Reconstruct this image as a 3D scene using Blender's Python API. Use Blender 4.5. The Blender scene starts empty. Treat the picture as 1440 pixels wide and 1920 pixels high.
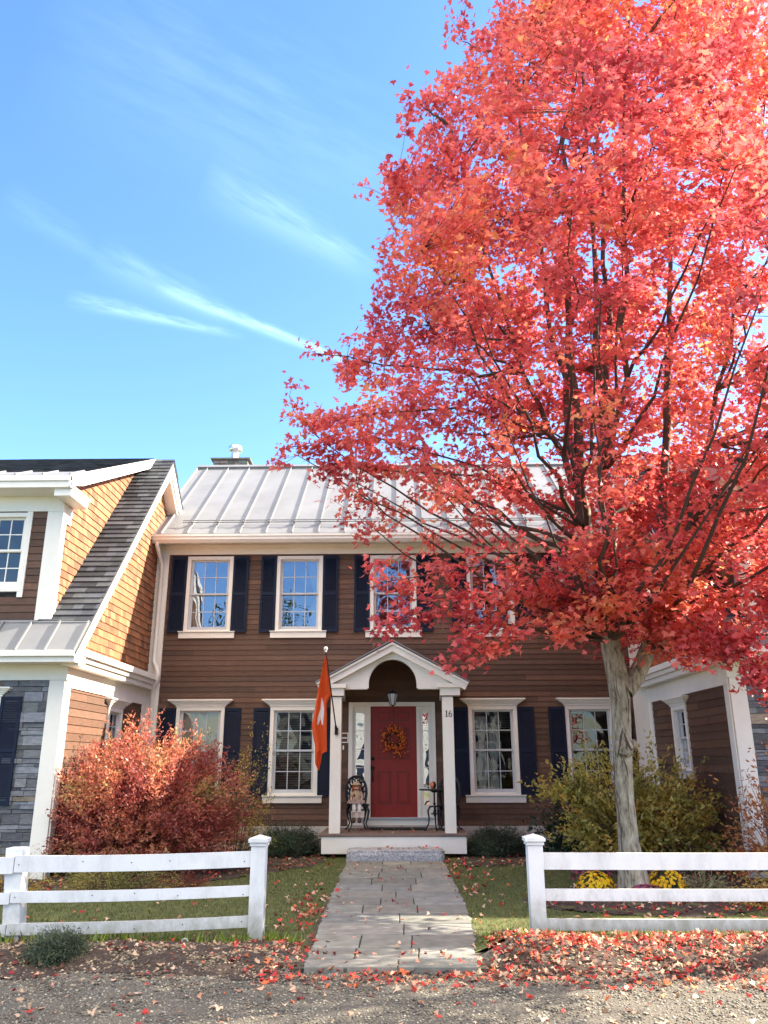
import bpy, bmesh, math, random
import numpy as np
from mathutils import Vector, Matrix
random.seed(11); rng = np.random.default_rng(7)
SC = bpy.context.scene; COL = SC.collection
R = math.radians; PI = math.pi
# ---------------------------------------------------------------- camera
PITCH, YAW, ROLL = R(17.5), R(0.9), R(0.17)
fwd = Vector((-math.sin(YAW)*math.cos(PITCH), math.cos(YAW)*math.cos(PITCH), math.sin(PITCH)))
rt = Vector((math.cos(YAW), math.sin(YAW), 0)); upv = rt.cross(fwd)
r2 = rt*math.cos(ROLL) - upv*math.sin(ROLL); u2 = rt*math.sin(ROLL) + upv*math.cos(ROLL)
cd = bpy.data.cameras.new('camera'); cam = bpy.data.objects.new('camera', cd); COL.objects.link(cam)
cd.sensor_fit = 'VERTICAL'; cd.sensor_height = 36; cd.lens = 28.0; cd.clip_end = 3000; cd.clip_start = .05
M = Matrix((( r2.x, u2.x, -fwd.x, 0), (r2.y, u2.y, -fwd.y, 0), (r2.z, u2.z, -fwd.z, 1.55), (0, 0, 0, 1)))
cam.matrix_world = M
SC.camera = cam
# ---------------------------------------------------------------- sun, sky, exposure
SUN = Vector((1.0, 0.30, 0.70)).normalized()
sl = bpy.data.lights.new('sun', 'SUN'); so = bpy.data.objects.new('sun', sl); COL.objects.link(so)
sl.energy = 4.7; sl.angle = R(0.5); sl.color = (1.0, .89, .72)
so.rotation_euler = SUN.to_track_quat('Z', 'Y').to_euler(); so.location = (20, 6, 14)
SC.view_settings.view_transform = 'Standard'; SC.view_settings.look = 'None'
SC.view_settings.exposure = 2.12; SC.view_settings.gamma = 1.0
W = bpy.data.worlds.new('World'); SC.world = W; W.use_nodes = True
wn, wl = W.node_tree.nodes, W.node_tree.links; wn.clear()
def N(nt, t, **k):
    n = nt.nodes.new(t)
    for a, b in k.items():
        if a.startswith('i_'):
            key = a[2:]; n.inputs[int(key) if key.isdigit() else key].default_value = b
        else: setattr(n, a, b)
    return n
def build_world():
    nt = W.node_tree; L = nt.links.new
    sky = N(nt, 'ShaderNodeTexSky', sky_type='NISHITA', sun_disc=False)
    sky.sun_elevation = math.asin(SUN.z); sky.sun_rotation = math.atan2(SUN.x, SUN.y)
    sky.air_density = 1.0; sky.dust_density = 0.6; sky.ozone_density = 3.0; sky.altitude = 200
    hs = N(nt, 'ShaderNodeHueSaturation'); hs.inputs['Saturation'].default_value = 1.17; hs.inputs['Hue'].default_value = .507; hs.inputs['Value'].default_value = .80
    L(sky.outputs[0], hs.inputs['Color'])
    tc = N(nt, 'ShaderNodeTexCoord')
    def math_(op, a, b=None, c=None):
        m = N(nt, 'ShaderNodeMath', operation=op)
        for i, v in enumerate((a, b, c)):
            if v is None: continue
            if isinstance(v, (int, float)): m.inputs[i].default_value = v
            else: L(v, m.inputs[i])
        return m.outputs[0]
    def dot(vec):
        v = N(nt, 'ShaderNodeVectorMath', operation='DOT_PRODUCT'); L(tc.outputs['Generated'], v.inputs[0]); v.inputs[1].default_value = vec
        return v.outputs['Value']
    # thin cirrus streaks, each along an arc of the sky from direction a to direction b
    streaks = [((-.279,.80,.531), (-.03,.885,.462), .0045, .30, 6), ((-.34,.765,.552), (-.195,.84,.506), .012, .10, 4),
               ((-.373,.78,.502), (-.18,.852,.492), .0045, .22, 7), ((-.216,.742,.635), (-.02,.83,.56), .016, .12, 3),
               ((-.42,.70,.578), (-.32,.775,.54), .009, .05, 4), ((-.36,.606,.709), (.02,.78,.62), .06, .05, 2.5),
               ((.30,.66,.69), (.50,.60,.66), .10, .30, 3)]
    tot = None
    for k, (a, b, w, amp, sc) in enumerate(streaks):
        a = Vector(a).normalized(); b = Vector(b).normalized(); t = (b-a).normalized(); n = a.cross(b).normalized(); c = (a+b)/2; half = (b-a).length/2
        uu = dot(t); vv = dot(n)
        u0 = math_('DIVIDE', math_('SUBTRACT', uu, c.dot(t)), half)
        comb = N(nt, 'ShaderNodeCombineXYZ'); L(math_('MULTIPLY', uu, sc*1.6), comb.inputs[0]); L(math_('MULTIPLY', vv, sc*9), comb.inputs[1]); comb.inputs[2].default_value = k*3.1
        nz = N(nt, 'ShaderNodeTexNoise'); nz.inputs['Scale'].default_value = 2.2; nz.inputs['Detail'].default_value = 6; nz.inputs['Roughness'].default_value = .62; L(comb.outputs[0], nz.inputs['Vector'])
        nv = nz.outputs[0]
        wob = math_('MULTIPLY', math_('SUBTRACT', nv, .5), w*2.2)
        vn = math_('DIVIDE', math_('ADD', vv, wob), math_('MULTIPLY', math_('SUBTRACT', 1.25, math_('MULTIPLY', u0, .45)), w))
        g = math_('EXPONENT', math_('MULTIPLY', math_('MULTIPLY', vn, vn), -1.0))
        u4 = math_('POWER', math_('ABSOLUTE', u0), 3.0)
        e = math_('MAXIMUM', math_('SUBTRACT', 1.0, u4), 0.0)
        m = math_('MULTIPLY', math_('MULTIPLY', g, e), math_('MULTIPLY', math_('MAXIMUM', math_('MULTIPLY', math_('SUBTRACT', nv, .22), 2.4), 0.0), amp))
        tot = m if tot is None else math_('ADD', tot, m)
    front = math_('MINIMUM', math_('MAXIMUM', tot, 0.0), .9)
    mix = N(nt, 'ShaderNodeMix', data_type='RGBA'); L(front, mix.inputs[0]); L(hs.outputs[0], mix.inputs[6]); mix.inputs[7].default_value = (3.2, 4.5, 5.4, 1)
    # unseen bright cloud bank high behind the viewer, added as fill for the shaded facade
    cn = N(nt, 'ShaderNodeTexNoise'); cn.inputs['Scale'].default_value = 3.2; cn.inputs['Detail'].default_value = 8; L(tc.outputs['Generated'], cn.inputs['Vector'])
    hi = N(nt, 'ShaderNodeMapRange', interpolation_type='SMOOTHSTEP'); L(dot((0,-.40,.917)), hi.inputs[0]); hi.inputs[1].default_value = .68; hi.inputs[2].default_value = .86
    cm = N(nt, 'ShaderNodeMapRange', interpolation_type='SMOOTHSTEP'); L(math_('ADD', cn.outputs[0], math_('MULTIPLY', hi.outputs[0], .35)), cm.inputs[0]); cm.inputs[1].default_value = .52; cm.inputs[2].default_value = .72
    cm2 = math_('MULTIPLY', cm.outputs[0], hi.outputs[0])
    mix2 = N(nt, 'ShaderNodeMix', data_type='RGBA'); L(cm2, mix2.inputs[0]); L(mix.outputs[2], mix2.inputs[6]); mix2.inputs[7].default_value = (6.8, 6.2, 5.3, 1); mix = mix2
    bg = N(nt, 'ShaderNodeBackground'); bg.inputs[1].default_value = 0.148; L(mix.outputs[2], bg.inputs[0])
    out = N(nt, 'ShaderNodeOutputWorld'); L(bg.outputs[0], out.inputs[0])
build_world()
# ---------------------------------------------------------------- materials
MAT = {}
def mat(name, col, rough=.7, tint=0, noise=0, nscale=8, nstretch=(1,1,1), bump=0, bscale=40, metal=0, transl=0, spec=.4, coat=0, ramp=None, dirt=0, base_grime=0):
    m = bpy.data.materials.new(name); MAT[name] = m; m.use_nodes = True; nt = m.node_tree; L = nt.links.new; nt.nodes.clear()
    out = N(nt, 'ShaderNodeOutputMaterial'); b = N(nt, 'ShaderNodeBsdfPrincipled')
    b.inputs['Roughness'].default_value = rough; b.inputs['Metallic'].default_value = metal; b.inputs['Specular IOR Level'].default_value = spec
    b.inputs['Coat Weight'].default_value = coat
    tc = N(nt, 'ShaderNodeTexCoord'); cur = None
    base = N(nt, 'ShaderNodeRGB'); base.outputs[0].default_value = (*col, 1); cur = base.outputs[0]
    if tint:
        at = N(nt, 'ShaderNodeAttribute', attribute_name='tint'); mx = N(nt, 'ShaderNodeMix', data_type='RGBA', blend_type='MULTIPLY'); mx.inputs[0].default_value = 1
        L(cur, mx.inputs[6]); L(at.outputs['Color'], mx.inputs[7]); cur = mx.outputs[2]
    def noisefac(scale, stretch, detail=5, rough_=.6):
        mp = N(nt, 'ShaderNodeMapping'); mp.inputs['Scale'].default_value = stretch; L(tc.outputs['Object'], mp.inputs[0])
        nz = N(nt, 'ShaderNodeTexNoise'); nz.inputs['Scale'].default_value = scale; nz.inputs['Detail'].default_value = detail; nz.inputs['Roughness'].default_value = rough_
        L(mp.outputs[0], nz.inputs['Vector']); return nz.outputs[0]
    if ramp:
        rp = N(nt, 'ShaderNodeValToRGB'); L(noisefac(nscale, nstretch, 8, .65), rp.inputs[0])
        while len(rp.color_ramp.elements) < len(ramp): rp.color_ramp.elements.new(.5)
        for e, (p, c) in zip(rp.color_ramp.elements, ramp): e.position = p; e.color = (*c, 1)
        if tint:
            mx = N(nt, 'ShaderNodeMix', data_type='RGBA', blend_type='MULTIPLY'); mx.inputs[0].default_value = 1; L(rp.outputs[0], mx.inputs[6]); L(at.outputs['Color'], mx.inputs[7]); cur = mx.outputs[2]
        else: cur = rp.outputs[0]
    elif noise:
        mr = N(nt, 'ShaderNodeMapRange'); L(noisefac(nscale, nstretch), mr.inputs[0]); mr.inputs[1].default_value = .25; mr.inputs[2].default_value = .75
        mr.inputs[3].default_value = 1-noise; mr.inputs[4].default_value = 1+noise
        mx = N(nt, 'ShaderNodeMix', data_type='RGBA', blend_type='MULTIPLY'); mx.inputs[0].default_value = 1
        L(cur, mx.inputs[6]); L(mr.outputs[0], mx.inputs[7]); cur = mx.outputs[2]
    if dirt:
        mr = N(nt, 'ShaderNodeMapRange'); L(noisefac(3.3, (1.5, 1.5, .6), 7, .7), mr.inputs[0]); mr.inputs[1].default_value = .46; mr.inputs[2].default_value = .78
        mr.inputs[3].default_value = 0; mr.inputs[4].default_value = dirt
        mx = N(nt, 'ShaderNodeMix', data_type='RGBA'); L(mr.outputs[0], mx.inputs[0]); L(cur, mx.inputs[6]); mx.inputs[7].default_value = (col[0]*.35, col[1]*.36, col[2]*.33, 1); cur = mx.outputs[2]
    if base_grime:      # splash-back and algae near the ground
        ge = N(nt, 'ShaderNodeNewGeometry'); sx = N(nt, 'ShaderNodeSeparateXYZ'); L(ge.outputs['Position'], sx.inputs[0])
        m1 = N(nt, 'ShaderNodeMath', operation='MULTIPLY_ADD'); L(noisefac(14, (1,1,.6), 6, .7), m1.inputs[0]); m1.inputs[1].default_value = -.55; L(sx.outputs[2], m1.inputs[2])
        mr = N(nt, 'ShaderNodeMapRange'); L(m1.outputs[0], mr.inputs[0]); mr.inputs[1].default_value = -.22; mr.inputs[2].default_value = .12; mr.inputs[3].default_value = base_grime; mr.inputs[4].default_value = 0
        mx = N(nt, 'ShaderNodeMix', data_type='RGBA'); L(mr.outputs[0], mx.inputs[0]); L(cur, mx.inputs[6]); mx.inputs[7].default_value = (.20,.19,.13,1); cur = mx.outputs[2]
    L(cur, b.inputs['Base Color'])
    if bump:
        bp = N(nt, 'ShaderNodeBump'); bp.inputs['Strength'].default_value = bump; bp.inputs['Distance'].default_value = .01
        L(noisefac(bscale, nstretch), bp.inputs['Height']); L(bp.outputs[0], b.inputs['Normal'])
    sh = b.outputs[0]
    if transl:
        tr = N(nt, 'ShaderNodeBsdfTranslucent'); L(cur, tr.inputs[0]); ms = N(nt, 'ShaderNodeMixShader'); ms.inputs[0].default_value = transl
        L(sh, ms.inputs[1]); L(tr.outputs[0], ms.inputs[2]); sh = ms.outputs[0]
    L(sh, out.inputs[0]); return m
def glass(name, refl, tintc=(.8,.85,.9), rough=.0, wave=.3, gc=(.92,.95,1)):
    m = bpy.data.materials.new(name); MAT[name] = m; m.use_nodes = True; nt = m.node_tree; L = nt.links.new; nt.nodes.clear()
    out = N(nt, 'ShaderNodeOutputMaterial'); g = N(nt, 'ShaderNodeBsdfGlossy'); g.inputs['Roughness'].default_value = rough; g.inputs[0].default_value = (*gc,1)
    t = N(nt, 'ShaderNodeBsdfTransparent'); t.inputs[0].default_value = (*tintc, 1)
    lw = N(nt, 'ShaderNodeFresnel'); lw.inputs[0].default_value = 1.5
    ad = N(nt, 'ShaderNodeMath', operation='MULTIPLY_ADD'); L(lw.outputs[0], ad.inputs[0]); ad.inputs[1].default_value = 1.2; ad.inputs[2].default_value = refl
    ad.use_clamp = True
    tc = N(nt, 'ShaderNodeTexCoord'); nz = N(nt, 'ShaderNodeTexNoise'); nz.inputs['Scale'].default_value = 2.2; nz.inputs['Detail'].default_value = 1; L(tc.outputs['Object'], nz.inputs['Vector'])
    bp = N(nt, 'ShaderNodeBump'); bp.inputs['Strength'].default_value = wave; bp.inputs['Distance'].default_value = .02; L(nz.outputs[0], bp.inputs['Height']); L(bp.outputs[0], g.inputs['Normal'])
    ms = N(nt, 'ShaderNodeMixShader'); L(ad.outputs[0], ms.inputs[0]); L(t.outputs[0], ms.inputs[1]); L(g.outputs[0], ms.inputs[2]); L(ms.outputs[0], out.inputs[0])
mat('clapboard', (.112,.057,.035), .62, dirt=.35, tint=1, noise=.28, nscale=6, nstretch=(1,1,9), bump=.5, bscale=30)
mat('shingle', (.30,.125,.055), .7, tint=1, noise=.35, nscale=5, nstretch=(9,9,1.2), bump=.7, bscale=30)
mat('white_trim', (.82,.78,.70), .45, noise=.04, nscale=2.5, dirt=.10)
mat('fence_paint', (.70,.71,.72), .5, base_grime=.75, noise=.05, nscale=4, bump=.15, bscale=60, dirt=.42)
mat('metal_roof', (.215,.22,.23), .6, noise=.16, nscale=1.2, metal=.2, bump=.05, bscale=3)
mat('asphalt_shingle', (.075,.080,.088), .95, spec=.1, tint=1, noise=.3, nscale=90, bump=.8, bscale=300)
mat('stone_veneer', (.165,.17,.18), .85, tint=1, noise=.35, nscale=9, nstretch=(1,1,3), bump=1, bscale=25)
mat('shutter_paint', (.008,.014,.034), .6, spec=.2, noise=.15, nscale=5)
mat('door_paint', (.24,.024,.020), .45, spec=.25, noise=.08, nscale=3)
mat('door_groove', (.13,.012,.010), .45)
mat('iron', (.010,.011,.016), .42, noise=.2, nscale=30)
mat('dark_bronze', (.03,.025,.022), .35, metal=.6)
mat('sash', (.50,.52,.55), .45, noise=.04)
mat('interior', (.10,.085,.07), .9)
mat('floorboards', (.17,.12,.10), .75, noise=.3, nscale=5, nstretch=(1,12,1))
mat('curtain', (.75,.74,.70), .9, transl=.2)
mat('blind', (.14,.15,.15), .7)
mat('roller_shade', (.80,.76,.60), .9, transl=.2)
mat('granite', (.34,.34,.36), .85, ramp=[(.3,(.13,.13,.14)),(.5,(.33,.33,.35)),(.7,(.58,.57,.57))], nscale=38, bump=1, bscale=22)
mat('flagstone', (.215,.21,.19), .8, tint=1, noise=.30, nscale=5.5, bump=.8, bscale=18, dirt=.35)
mat('joint', (.075,.065,.045), .95, noise=.4, nscale=20)
mat('gravel', (.2,.2,.2), .95, ramp=[(.28,(.025,.022,.019)),(.45,(.085,.075,.060)),(.6,(.16,.143,.112)),(.75,(.28,.25,.195))], nscale=60, bump=1, bscale=45)
mat('pebble', (.23,.21,.17), .9, tint=1, noise=.3, nscale=40)
mat('soil', (.05,.035,.027), .95, ramp=[(.3,(.018,.012,.009)),(.55,(.06,.04,.03)),(.75,(.13,.095,.07))], nscale=26, bump=1, bscale=30)
mat('turf', (.05,.075,.02), .95, ramp=[(.3,(.060,.066,.022)),(.55,(.095,.110,.032)),(.75,(.16,.16,.055))], nscale=7, bump=1, bscale=60)
mat('grass_blade', (.10,.15,.035), .6, tint=1, transl=.35)
mat('maple_bark', (.30,.275,.21), .9, ramp=[(.34,(.05,.04,.03)),(.42,(.20,.17,.125)),(.52,(.30,.265,.195)),(.62,(.37,.335,.25)),(.74,(.60,.59,.52))], nscale=10, nstretch=(2.0,2.0,.62), bump=1.5, bscale=12)
mat('limb_bark', (.075,.05,.038), .9, noise=.35, nscale=10)
mat('twig', (.10,.055,.04), .9)
mat('leaf', (1,1,1), .42, tint=1, transl=.55, spec=.55)
mat('dry_leaf', (1,1,1), .6, tint=1, transl=.2, spec=.3)
mat('yew_leaf', (1,1,1), .45, tint=1, transl=.2, spec=.5)
mat('flag_cloth', (.72,.10,.02), .8, transl=.35, noise=.06, nscale=3)
mat('flag_emblem', (.85,.83,.85), .8, transl=.3)
mat('steel', (.6,.6,.6), .3, metal=.9)
mat('lamp_glass', (.75,.76,.75), .25, transl=.4)
mat('skin_cloth', (.70,.46,.36), .9)
mat('muslin', (.46,.36,.25), .95, noise=.15, nscale=25)
mat('print_dress', (.36,.27,.24), .95, noise=.4, nscale=50)
mat('doll_hair', (.40,.13,.05), .9, noise=.3, nscale=60)
mat('pantaloon', (.72,.68,.64), .95)
mat('doll_shoe', (.085,.04,.03), .8)
mat('berry', (.66,.15,.02), .35, tint=1)
mat('vine', (.045,.022,.015), .9)
mat('gourd_orange', (.62,.16,.06), .3)
mat('yellow_petal', (.90,.62,.012), .6, tint=1, transl=.15)
mat('purple_petal', (.42,.11,.20), .7, tint=1, transl=.2)
mat('plant_pot', (.05,.035,.03), .8)
mat('plaque_art', (.12,.05,.04), .7, noise=.3, nscale=30)
mat('numeral', (.02,.02,.02), .5)
mat('rubber_mat', (.012,.012,.014), .9, noise=.5, nscale=60, bump=1, bscale=90)
mat('chimney_stone', (.16,.15,.13), .9, tint=1, noise=.3, nscale=12)
mat('far_siding', (.45,.43,.38), .7, noise=.08)
mat('far_roof', (.10,.10,.10), .8)
mat('concrete', (.52,.48,.44), .85, noise=.1)
mat('copper_green', (.30,.32,.30), .7)
glass('glass_upper', .24, (.55,.62,.70), gc=(.60,.68,.80)); glass('glass_lower', .04, (.72,.76,.76), wave=.6, gc=(.7,.72,.74)); glass('glass_side', .55, (.6,.6,.55), wave=.5)
# ---------------------------------------------------------------- mesh building
class MB:
    def __init__(s): s.v = []; s.f = []; s.t = []; s.m = []
    def poly(s, pts, t=None, mi=0):
        i = len(s.v); s.v += [tuple(p) for p in pts]; s.f.append(tuple(range(i, i+len(pts)))); s.t.append(t or (1,1,1)); s.m.append(mi)
    def box(s, a, b, t=None, mi=0, fr=None):
        x0,y0,z0 = a; x1,y1,z1 = b
        P = [(x0,y0,z0),(x1,y0,z0),(x1,y1,z0),(x0,y1,z0),(x0,y0,z1),(x1,y0,z1),(x1,y1,z1),(x0,y1,z1)]
        if fr: P = [fr(*p) for p in P]
        i = len(s.v); s.v += [tuple(p) for p in P]
        for q in ((0,3,2,1),(4,5,6,7),(0,1,5,4),(1,2,6,5),(2,3,7,6),(3,0,4,7)): s.f.append(tuple(i+k for k in q)); s.t.append(t or (1,1,1)); s.m.append(mi)
    def prism(s, pts2, w0, w1, fr, t=None):       # pts2 polygon in (a,b), extruded along c; fr(a,b,c)
        A = [fr(a,b,w0) for a,b in pts2]; B = [fr(a,b,w1) for a,b in pts2]; n = len(A)
        s.poly(A[::-1], t); s.poly(B, t)
        for k in range(n): s.poly([A[k],A[(k+1)%n],B[(k+1)%n],B[k]], t)
    def tube(s, pts, rad, n=8, cap=True, t=None):
        pts = [Vector(p) for p in pts]
        if not hasattr(rad, '__len__'): rad = [rad]*len(pts)
        base = len(s.v); prev = None
        for k, p in enumerate(pts):
            d = (pts[min(k+1,len(pts)-1)] - pts[max(k-1,0)])
            d = d.normalized() if d.length > 1e-9 else Vector((0,0,1))
            if prev is None: a = d.orthogonal().normalized()
            else: a = (prev - d*prev.dot(d)); a = a.normalized() if a.length > 1e-6 else d.orthogonal().normalized()
            prev = a; b = d.cross(a)
            for j in range(n):
                an = 2*PI*j/n; s.v.append(tuple(p + (a*math.cos(an)+b*math.sin(an))*rad[k]))
        for k in range(len(pts)-1):
            for j in range(n):
                s.f.append((base+k*n+j, base+k*n+(j+1)%n, base+(k+1)*n+(j+1)%n, base+(k+1)*n+j)); s.t.append(t or (1,1,1)); s.m.append(0)
        if cap:
            s.f.append(tuple(base+j for j in range(n))[::-1]); s.f.append(tuple(base+(len(pts)-1)*n+j for j in range(n))); s.t += [t or (1,1,1)]*2; s.m += [0,0]
    def lathe(s, c, prof, n=16, t=None, axis='z'):
        c = Vector(c); base = len(s.v)
        for r_, h in prof:
            for j in range(n):
                a = 2*PI*j/n; q = (r_*math.cos(a), r_*math.sin(a), h)
                if axis == 'y': q = (q[0], q[2], q[1])
                s.v.append(tuple(c + Vector(q)))
        for k in range(len(prof)-1):
            for j in range(n): s.f.append((base+k*n+j, base+k*n+(j+1)%n, base+(k+1)*n+(j+1)%n, base+(k+1)*n+j)); s.t.append(t or (1,1,1)); s.m.append(0)
    def ball(s, c, r_, n=8, t=None, sq=(1,1,1)):
        pr = [(max(math.sin(PI*k/n),1e-3), -math.cos(PI*k/n)) for k in range(n+1)]; base = len(s.v); m = n+2
        for a, h in pr:
            for j in range(m): an = 2*PI*j/m; s.v.append((c[0]+r_*sq[0]*a*math.cos(an), c[1]+r_*sq[1]*a*math.sin(an), c[2]+r_*sq[2]*h))
        for k in range(n):
            for j in range(m): s.f.append((base+k*m+j, base+k*m+(j+1)%m, base+(k+1)*m+(j+1)%m, base+(k+1)*m+j)); s.t.append(t or (1,1,1)); s.m.append(0)
    def build(s, name, m, parent=None, smooth=False, bevel=0, loc=None):
        me = bpy.data.meshes.new(name)
        off = Vector(parent.get('_o', (0,0,0))) if parent else Vector(loc or (0,0,0))
        me.from_pydata([(v[0]-off.x, v[1]-off.y, v[2]-off.z) for v in s.v], [], s.f)
        for mm in (m if isinstance(m, (list, tuple)) else [m]): me.materials.append(MAT[mm])
        at = me.attributes.new('tint', 'FLOAT_COLOR', 'FACE')
        at.data.foreach_set('color', np.array([(*t, 1) for t in s.t], np.float32).ravel())
        if any(s.m): me.polygons.foreach_set('material_index', s.m)
        if smooth: me.polygons.foreach_set('use_smooth', [True]*len(me.polygons))
        o = bpy.data.objects.new(name, me); COL.objects.link(o)
        if parent:
            o.parent = parent; o['_o'] = tuple(off)
        else: o.location = off; o['_o'] = tuple(off)
        if bevel:
            bv = o.modifiers.new('b', 'BEVEL'); bv.width = bevel; bv.segments = 2; bv.limit_method = 'ANGLE'; bv.angle_limit = R(40)
        return o
def tag(o, label=None, cat=None, group=None, kind=None):
    if label: o['label'] = label
    if cat: o['category'] = cat
    if group: o['group'] = group
    if kind: o['kind'] = kind
    return o
def thing(name, loc, label, cat, group=None):
    o = bpy.data.objects.new(name, None); COL.objects.link(o); o.location = loc; o['_o'] = tuple(loc); o.empty_display_size = .2
    return tag(o, label, cat, group)
def tnt(a=.85, b=1.15, hue=.05):
    k = random.uniform(a, b); return (k*(1+random.uniform(-hue,hue)), k, k*(1+random.uniform(-hue,hue)))
def cut(iv, holes):
    out = [iv]
    for h0, h1 in holes:
        nx = []
        for a, b in out:
            if h1 <= a or h0 >= b: nx.append((a, b)); continue
            if a < h0: nx.append((a, h0))
            if b > h1: nx.append((h1, b))
        out = nx
    return out
def boards(mb, fr, v0, v1, exp, lim, holes=(), lift=.014, blen=(1.2,3.6), tf=None, jitter=0, gap=.002):
    """overlapping boards or shingles: fr(u, d, v) gives the point, lim(v) the (u0, u1) range, holes = rectangles"""
    tf = tf or (lambda: tnt()); v = v0; k = 0
    while v < v1-1e-6:
        vt = min(v+exp, v1); l0 = lim(v); l1 = lim(vt); lo = min(l0[0], l1[0]); hi = max(l0[1], l1[1])
        hs = [(h[0], h[1]) for h in holes if h[2] < vt-.01 and h[3] > v+.01]
        u = lo - random.uniform(0, blen[0]); 
        cuts = []
        while u < hi:
            w = random.uniform(*blen); cuts.append((u, u+w)); u += w
        for a, b in cuts:
            a = max(a, lo); b = min(b, hi)
            if b-a < 1e-3: continue
            for p, q in cut((a, b), hs):
                t = tf(); jz = random.uniform(-jitter, jitter)
                def cl(x, L): return min(max(x, L[0]), L[1])
                b0, b1, t0, t1 = cl(p+gap/2, l0), cl(q-gap/2, l0), cl(p+gap/2, l1), cl(q-gap/2, l1)
                if b1-b0 < 1e-4 and t1-t0 < 1e-4: continue
                lf = lift*random.uniform(.9, 1.12)
                mb.poly([fr(b0,lf,v+jz), fr(b1,lf,v+jz), fr(t1,.001,vt+.004), fr(t0,.001,vt+.004)], t)
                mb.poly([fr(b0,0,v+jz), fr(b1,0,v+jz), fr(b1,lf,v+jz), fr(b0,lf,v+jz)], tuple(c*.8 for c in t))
        v = vt; k += 1
# ---------------------------------------------------------------- windows, shutters
def window(par, fr, uc, v0, v1, w, gmat='glass_upper', crown=0, sill=1, cols=3, rows=4, cas=.075, label=None, curtain=None, blind=None, sashm='sash', sillw=.09, thin=False):
    """one double-hung window: casing outer width w, outer height v0..v1"""
    m = MB(); u0, u1 = uc-w/2, uc+w/2; D = .035; bb = .03 if sill else .10
    m.box((u0,-.02,v0),(u0+cas,D,v1),fr=fr); m.box((u1-cas,-.02,v0),(u1,D,v1),fr=fr)
    m.box((u0+cas,-.02,v1-cas),(u1-cas,D,v1),fr=fr); m.box((u0+cas,-.02,v0),(u1-cas,D,v0+bb),fr=fr)
    a0, a1, b0, b1 = u0+cas, u1-cas, v0+bb, v1-cas      # jamb liner going in
    for q in (((a0,-.12,b0),(a0+.012,-.021,b1)),((a1-.012,-.12,b0),(a1,-.021,b1)),((a0,-.12,b1-.012),(a1,-.021,b1)),((a0,-.12,b0),(a1,-.021,b0+.012))): m.box(*q, fr=fr)
    wo = m.build('window', 'white_trim', par, bevel=.003)
    if label: wo['label'] = label
    if sill:
        s = MB(); s.box((u0-sillw,-.01,v0-.14),(u1+sillw,.045,v0-.022),fr=fr); s.box((u0-sillw-.012,-.01,v0-.02),(u1+sillw+.012,.075,v0-.001),fr=fr); s.build('sill', 'white_trim', wo, bevel=.003)
    if crown:
        c = MB(); e = crown
        for k, (h0,h1,ex,d) in enumerate(((0,.035,0,.05),(.035,.06,.03,.065),(.06,.085,.065,.085),(.085,.11,.10,.105),(.11,.14,.13,.13))):
            c.box((u0-.02-ex*e,-.01,v1+h0+.001),(u1+.02+ex*e,d,v1+h1),fr=fr)
        c.build('window_crown', 'white_trim', wo, bevel=.003)
    # sash frames and muntins
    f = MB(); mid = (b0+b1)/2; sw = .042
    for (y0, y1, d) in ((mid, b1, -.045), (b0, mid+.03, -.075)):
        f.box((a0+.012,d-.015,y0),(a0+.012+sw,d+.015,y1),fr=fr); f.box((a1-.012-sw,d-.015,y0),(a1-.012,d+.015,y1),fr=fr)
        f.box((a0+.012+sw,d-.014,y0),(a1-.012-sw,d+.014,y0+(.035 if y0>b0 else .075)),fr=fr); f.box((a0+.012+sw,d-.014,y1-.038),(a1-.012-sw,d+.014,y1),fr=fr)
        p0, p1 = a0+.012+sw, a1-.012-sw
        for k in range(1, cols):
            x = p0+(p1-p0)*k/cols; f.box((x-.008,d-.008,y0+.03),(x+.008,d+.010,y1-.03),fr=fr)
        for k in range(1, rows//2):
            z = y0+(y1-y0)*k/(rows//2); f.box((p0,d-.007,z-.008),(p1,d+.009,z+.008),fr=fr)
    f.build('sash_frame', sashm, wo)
    for (y0, y1, d) in ((mid, b1, -.045), (b0, mid, -.075)):
        g = MB(); g.poly([fr(a0+.03,d,y0+.01),fr(a1-.03,d,y0+.01),fr(a1-.03,d,y1-.02),fr(a0+.03,d,y1-.02)]); g.build('pane', gmat, wo)
    # dark reveal behind the sashes
    if blind:
        b = MB(); z = b1-.02
        while z > b1-(b1-b0)*blind: b.box((a0+.02,-.155,z-.003),(a1-.02,-.13,z+.012),fr=fr); z -= .045
        b.build('blind', 'blind', wo)
    if curtain:
        c = MB(); n = 26
        side, ww, tie = curtain
        zs = [b0+(b1-b0)*k/14 for k in range(15)]
        rows_ = []
        for z in zs:
            q = (z-b0)/(b1-b0); wd = ww*(.35+.65*abs(q-tie)**.8/(max(tie,1-tie)**.8))
            row = []
            for k in range(n+1):
                s_ = k/n; u = (a0+s_*wd) if side < 0 else (a1-s_*wd)
                row.append(fr(u, -.20+.018*math.sin(s_*26+q*2), z))
            rows_.append(row)
        for r_ in range(14):
            for k in range(n): c.poly([rows_[r_][k],rows_[r_][k+1],rows_[r_+1][k+1],rows_[r_+1][k]])
        c.build('curtain', 'curtain', wo, smooth=True)
    return wo, (a0, a1, b0, b1)
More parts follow.
